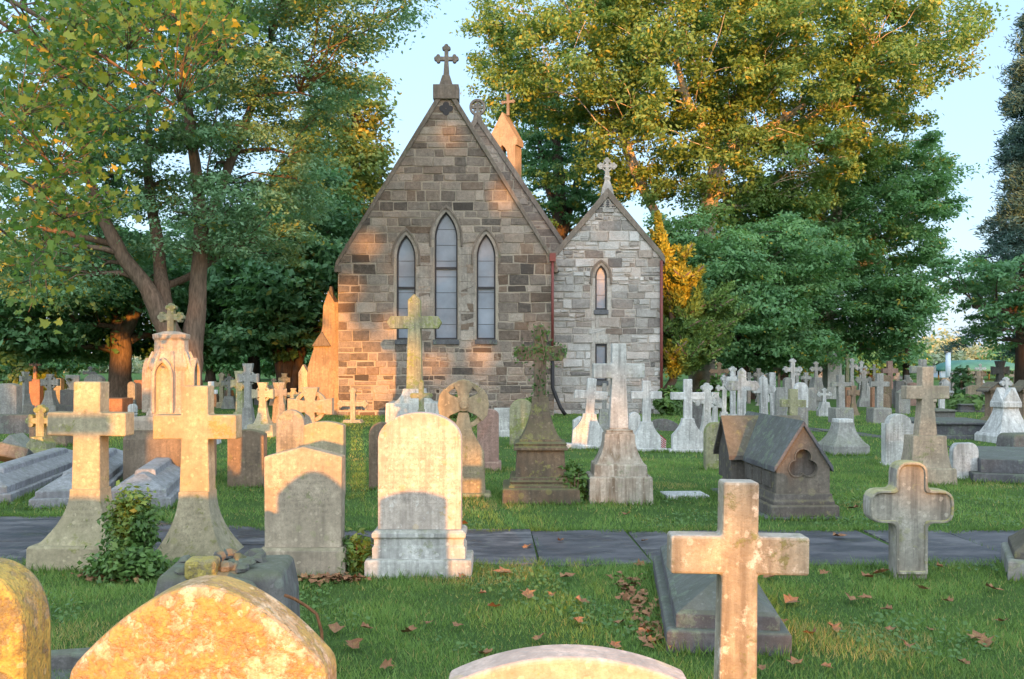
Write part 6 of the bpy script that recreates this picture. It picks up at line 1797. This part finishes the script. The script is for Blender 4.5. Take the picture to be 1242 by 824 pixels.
M['leaf_dry'] = stone('dry_brown_leaf', (.30, .15, .075), (.42, .27, .12), .4, .2, .2, 0)
leafm = []
for k in range(4):
    rr = random.Random(50 + k); b = MB(); c = (0, 0, .012)
    out = [(x * 1.0 + rr.gauss(0, .03), y + rr.gauss(0, .03), abs(y) * rr.uniform(.1, .75) + rr.uniform(0, .12) + .02) for x, y, z in STAR]
    b.v = [(0.05, 0, .03)] + out; n = len(out)
    for i in range(n): b.f.append([0, 1 + (i + 1) % n, 1 + i]); b.m.append(0); b.sm.append(False)
    o = b.build('fallen_leaf', M['leaf_dry']); leafm.append(o.data); bpy.data.objects.remove(o)
spots = [(640, 727), (668, 727), (688, 705), (560, 705), (555, 765), (497, 773), (407, 770), (445, 768), (520, 762), (700, 760), (752, 762), (775, 690), (640, 668), (680, 660), (782, 660), (1033, 733), (1050, 731), (1010, 768), (1080, 770), (1050, 705), (1068, 700), (1139, 692), (1018, 655), (960, 735), (935, 705), (1100, 790), (1185, 780), (1195, 785), (1128, 770), (985, 775), (965, 812), (925, 818), (1003, 816), (905, 808), (890, 790), (590, 800), (470, 815), (430, 790), (600, 742), (725, 800), (745, 790), (760, 815), (380, 712), (345, 700), (655, 780), (1150, 735), (1205, 720), (1075, 745), (1120, 720), (950, 760), (1215, 760), (1170, 812), (560, 640), (760, 628), (1035, 620), (540, 690), (610, 700), (585, 725), (705, 735), (1000, 700)]
for i, (px, py) in enumerate(spots):
    o = bpy.data.objects.new('fallen_leaf', leafm[i % 4]); COL.objects.link(o); Y = GY(py); r_ = random.Random(i)
    o.location = (GX(px, Y), Y, .03 if py > 600 else .02); sc = r_.uniform(.06, .14); o.scale = (sc, sc, sc); o.rotation_euler = (r_.gauss(0, .2), r_.gauss(0, .2), r_.uniform(0, 6.28))
    tag(o, 'dry curled brown leaf fallen on the lawn or path', 'leaf', 'fallen leaves scattered over the lawn and path')
# litter gathered along the flat tomb and the plinths
def litter(n, path, w, size):
    t_ = rng.random(n) * (len(path) - 1); i = np.minimum(t_.astype(int), len(path) - 2); f = (t_ - i)[:, None]
    p = np.array(path, float); pos2 = p[i] * (1 - f) + p[i + 1] * f + rng.normal(size=(n, 2)) * w
    pos = np.column_stack([pos2, .02 + .03 * rng.random(n)]); ex, ey, ez = frames(np.array([0, 0, 1.0]) + rng.normal(size=(n, 3)) * .35)
    o = poly_mesh('leaf_litter', STAR, pos, ex, ey, ez, size * (.5 + rng.random(n)), rng.random(n), M['leaf_dry'])
    tag(o, 'brown leaf litter gathered at the edges of tomb and plinths', 'litter', None, 'stuff')
litter(150, [(GX(758, 7.6), 7.6), (GX(805, 5.75), 5.75)], .06, .05)
litter(160, [(GX(120, 7.75), 7.6), (GX(175, 7.7), 7.5)], .08, .06)
litter(90, [(GX(365, 7.55), 7.5), (GX(440, 7.5), 7.45)], .05, .055)

# ------------------------------------------------------------------ trees behind the viewer whose shade falls over the graveyard
ra = np.array([math.cos(SUN_AZ), math.sin(SUN_AZ)]); da = np.array([-math.sin(SUN_AZ), math.cos(SUN_AZ)]); TE = math.tan(SUN_EL)


def uv(p): return (p[0] * ra[0] + p[1] * ra[1], p[2] + TE * (p[0] * da[0] + p[1] * da[1]))
# gaps cut into those unseen crowns so the low sun reaches these spots: (px, py, rx px, ry px, depth)
LIT = [(105, 535, 70, 88, 8.2), (236, 540, 70, 88, 8.5), (372, 590, 66, 66, 7.65), (372, 640, 40, 60, 7.65), (508, 590, 64, 80, 7.65), (556, 650, 22, 62, 7.6), (245, 775, 190, 110, 2.1), (0, 760, 80, 120, 2.1), (690, 830, 200, 60, 2.1),
       (828, 668, 24, 28, 4.24), (866, 690, 5, 80, 4.24),
       (392, 440, 36, 90, 31.2), (426, 465, 46, 60, 31), (420, 505, 52, 44, 31), (445, 298, 8, 8, 31), (424, 350, 7, 8, 31), (609, 240, 6, 14, 31), (572, 432, 16, 10, 31), (525, 442, 12, 8, 31), (547, 165, 3, 4, 31), (475, 400, 10, 12, 31),
       (320, 495, 35, 45, 23), (370, 500, 60, 50, 14), (208, 470, 45, 60, 13.6), (50, 520, 16, 45, 17), (30, 535, 12, 18, 18), (40, 478, 12, 26, 36), (72, 475, 8, 26, 36), (270, 470, 14, 24, 36), (165, 480, 14, 22, 35), (142, 490, 16, 10, 31), (155, 410, 22, 34, 40), (5, 510, 10, 20, 16),
       (500, 440, 8, 30, 24), (477, 503, 9, 10, 24), (632, 512, 14, 28, 19.5), (706, 524, 13, 22, 19), 
       (628, 640, 14, 6, 10.2), (645, 705, 16, 30, 7.5), (700, 740, 30, 16, 6.6), (440, 545, 14, 40, 15), (1000, 790, 60, 14, 5.7), (960, 690, 30, 10, 8), (330, 560, 20, 20, 13),
       (610, 170, 28, 48, 47), (808, 305, 16, 52, 34.5), (834, 355, 8, 26, 34.5), (812, 440, 5, 8, 34.5),
       (700, 90, 160, 105, 50), (850, 70, 150, 130, 50), (930, 30, 120, 90, 50), (780, 200, 70, 40, 50), (868, 205, 26, 44, 50), (620, 150, 70, 70, 50), (700, 250, 40, 50, 50), (950, 330, 30, 22, 55), (985, 325, 18, 16, 55), (1010, 265, 14, 12, 55), (1010, 130, 40, 60, 50), (1150, 40, 50, 60, 50), (940, 430, 16, 14, 55), (1035, 310, 12, 10, 55), (860, -80, 300, 70, 50),
       (1226, 240, 22, 34, 38), (1215, 120, 10, 30, 38), (1236, 60, 10, 30, 38), (1222, 430, 8, 14, 38), (1130, 440, 50, 25, 118), (1225, 340, 8, 10, 38),
       (320, 130, 46, 40, 27), (345, 268, 16, 18, 27), (425, 250, 34, 30, 48), (400, 200, 40, 36, 48), (440, 170, 18, 40, 48), (370, 310, 18, 22, 42), (165, 95, 24, 22, 27), (70, 284, 24, 10, 27), (290, 120, 14, 44, 28), (155, 375, 22, 22, 40),
       (110, 180, 60, 46, 9), (190, 115, 60, 26, 9), (95, 235, 40, 40, 9), (30, 120, 40, 60, 9), (45, 460, 30, 14, 43), (240, 30, 40, 30, 9), (140, 60, 50, 20, 9)]
LU = []
for px, py, rx, ry, Y in LIT:
    c = uv((GX(px, Y), Y, GZ(py, Y))); LU.append((c[0], c[1], max(.10, rx / F * Y), max(.10, ry / F * Y)))
LU = np.array(LU)


def shade_trees():
    N_ = 300000
    u = rng.uniform(-46, 52, N_); al = rng.uniform(-64, -56, N_); z = rng.uniform(.1, 28, N_)
    hgt = 22 + 3.0 * np.sin(u * .21) + 1.6 * np.sin(u * .63 + 1) + 1.2 * np.sin(u * 1.7)
    k = z < hgt
    u, al, z = u[k], al[k], z[k]
    v = z + TE * al; keep = np.ones(len(u), bool)
    wob = .12 * np.sin(u * 7.3) * np.sin(z * 6.1)
    for cu, cv, ru, rv in LU:
        pad = .13
        keep &= (((u - cu) / (ru + pad)) ** 2 + ((v - cv) / (rv + pad)) ** 2) > 1 + wob * (ru > .4)
    # loose crowns: small chinks here and there
    g1 = np.sin(u * 3.1 + 2 * np.sin(z * 1.3)) * np.sin(z * 3.7 + 2 * np.sin(u * .9))
    keep &= (g1 < .985) | (rng.random(len(u)) < .35) | (v < 15)
    u, al, z = u[keep], al[keep], z[keep]
    pos = np.column_stack([u * ra[0] + al * da[0], u * ra[1] + al * da[1], z])
    step = 7.0; c0 = -45.5; ti_ = np.round((u - c0) / step).astype(int)
    nrm = np.array([da[0], da[1], .1]) + rng.normal(size=pos.shape) * .35
    ex, ey, ez = frames(nrm); size = .26 + .22 * rng.random(len(u)); tint = rng.random(len(u)) * .8
    for k in range(ti_.max() + 1):
        m_ = ti_ == k
        uc = c0 + k * step; b0 = np.array([uc * ra[0] - 60 * da[0], uc * ra[1] - 60 * da[1], 0])
        t = thing('tree', 'unseen bushy tree behind the viewer, its crown cut to shape the shade on the graveyard', 'tree', tuple(b0), 0, (0, 0), 'row of shade trees behind the viewer')
        MB().tube([(0, 0, -.1), (.1, 0, 4), (0, .2, 10), (.1, 0, 17)], [.5, .4, .3, .1], 10).build('trunk', M['bark'], t)
        poly_mesh('crown', LEAF, pos[m_] - b0, ex[m_], ey[m_], ez[m_], size[m_], tint[m_], LM['dark'], t)
shade_trees()
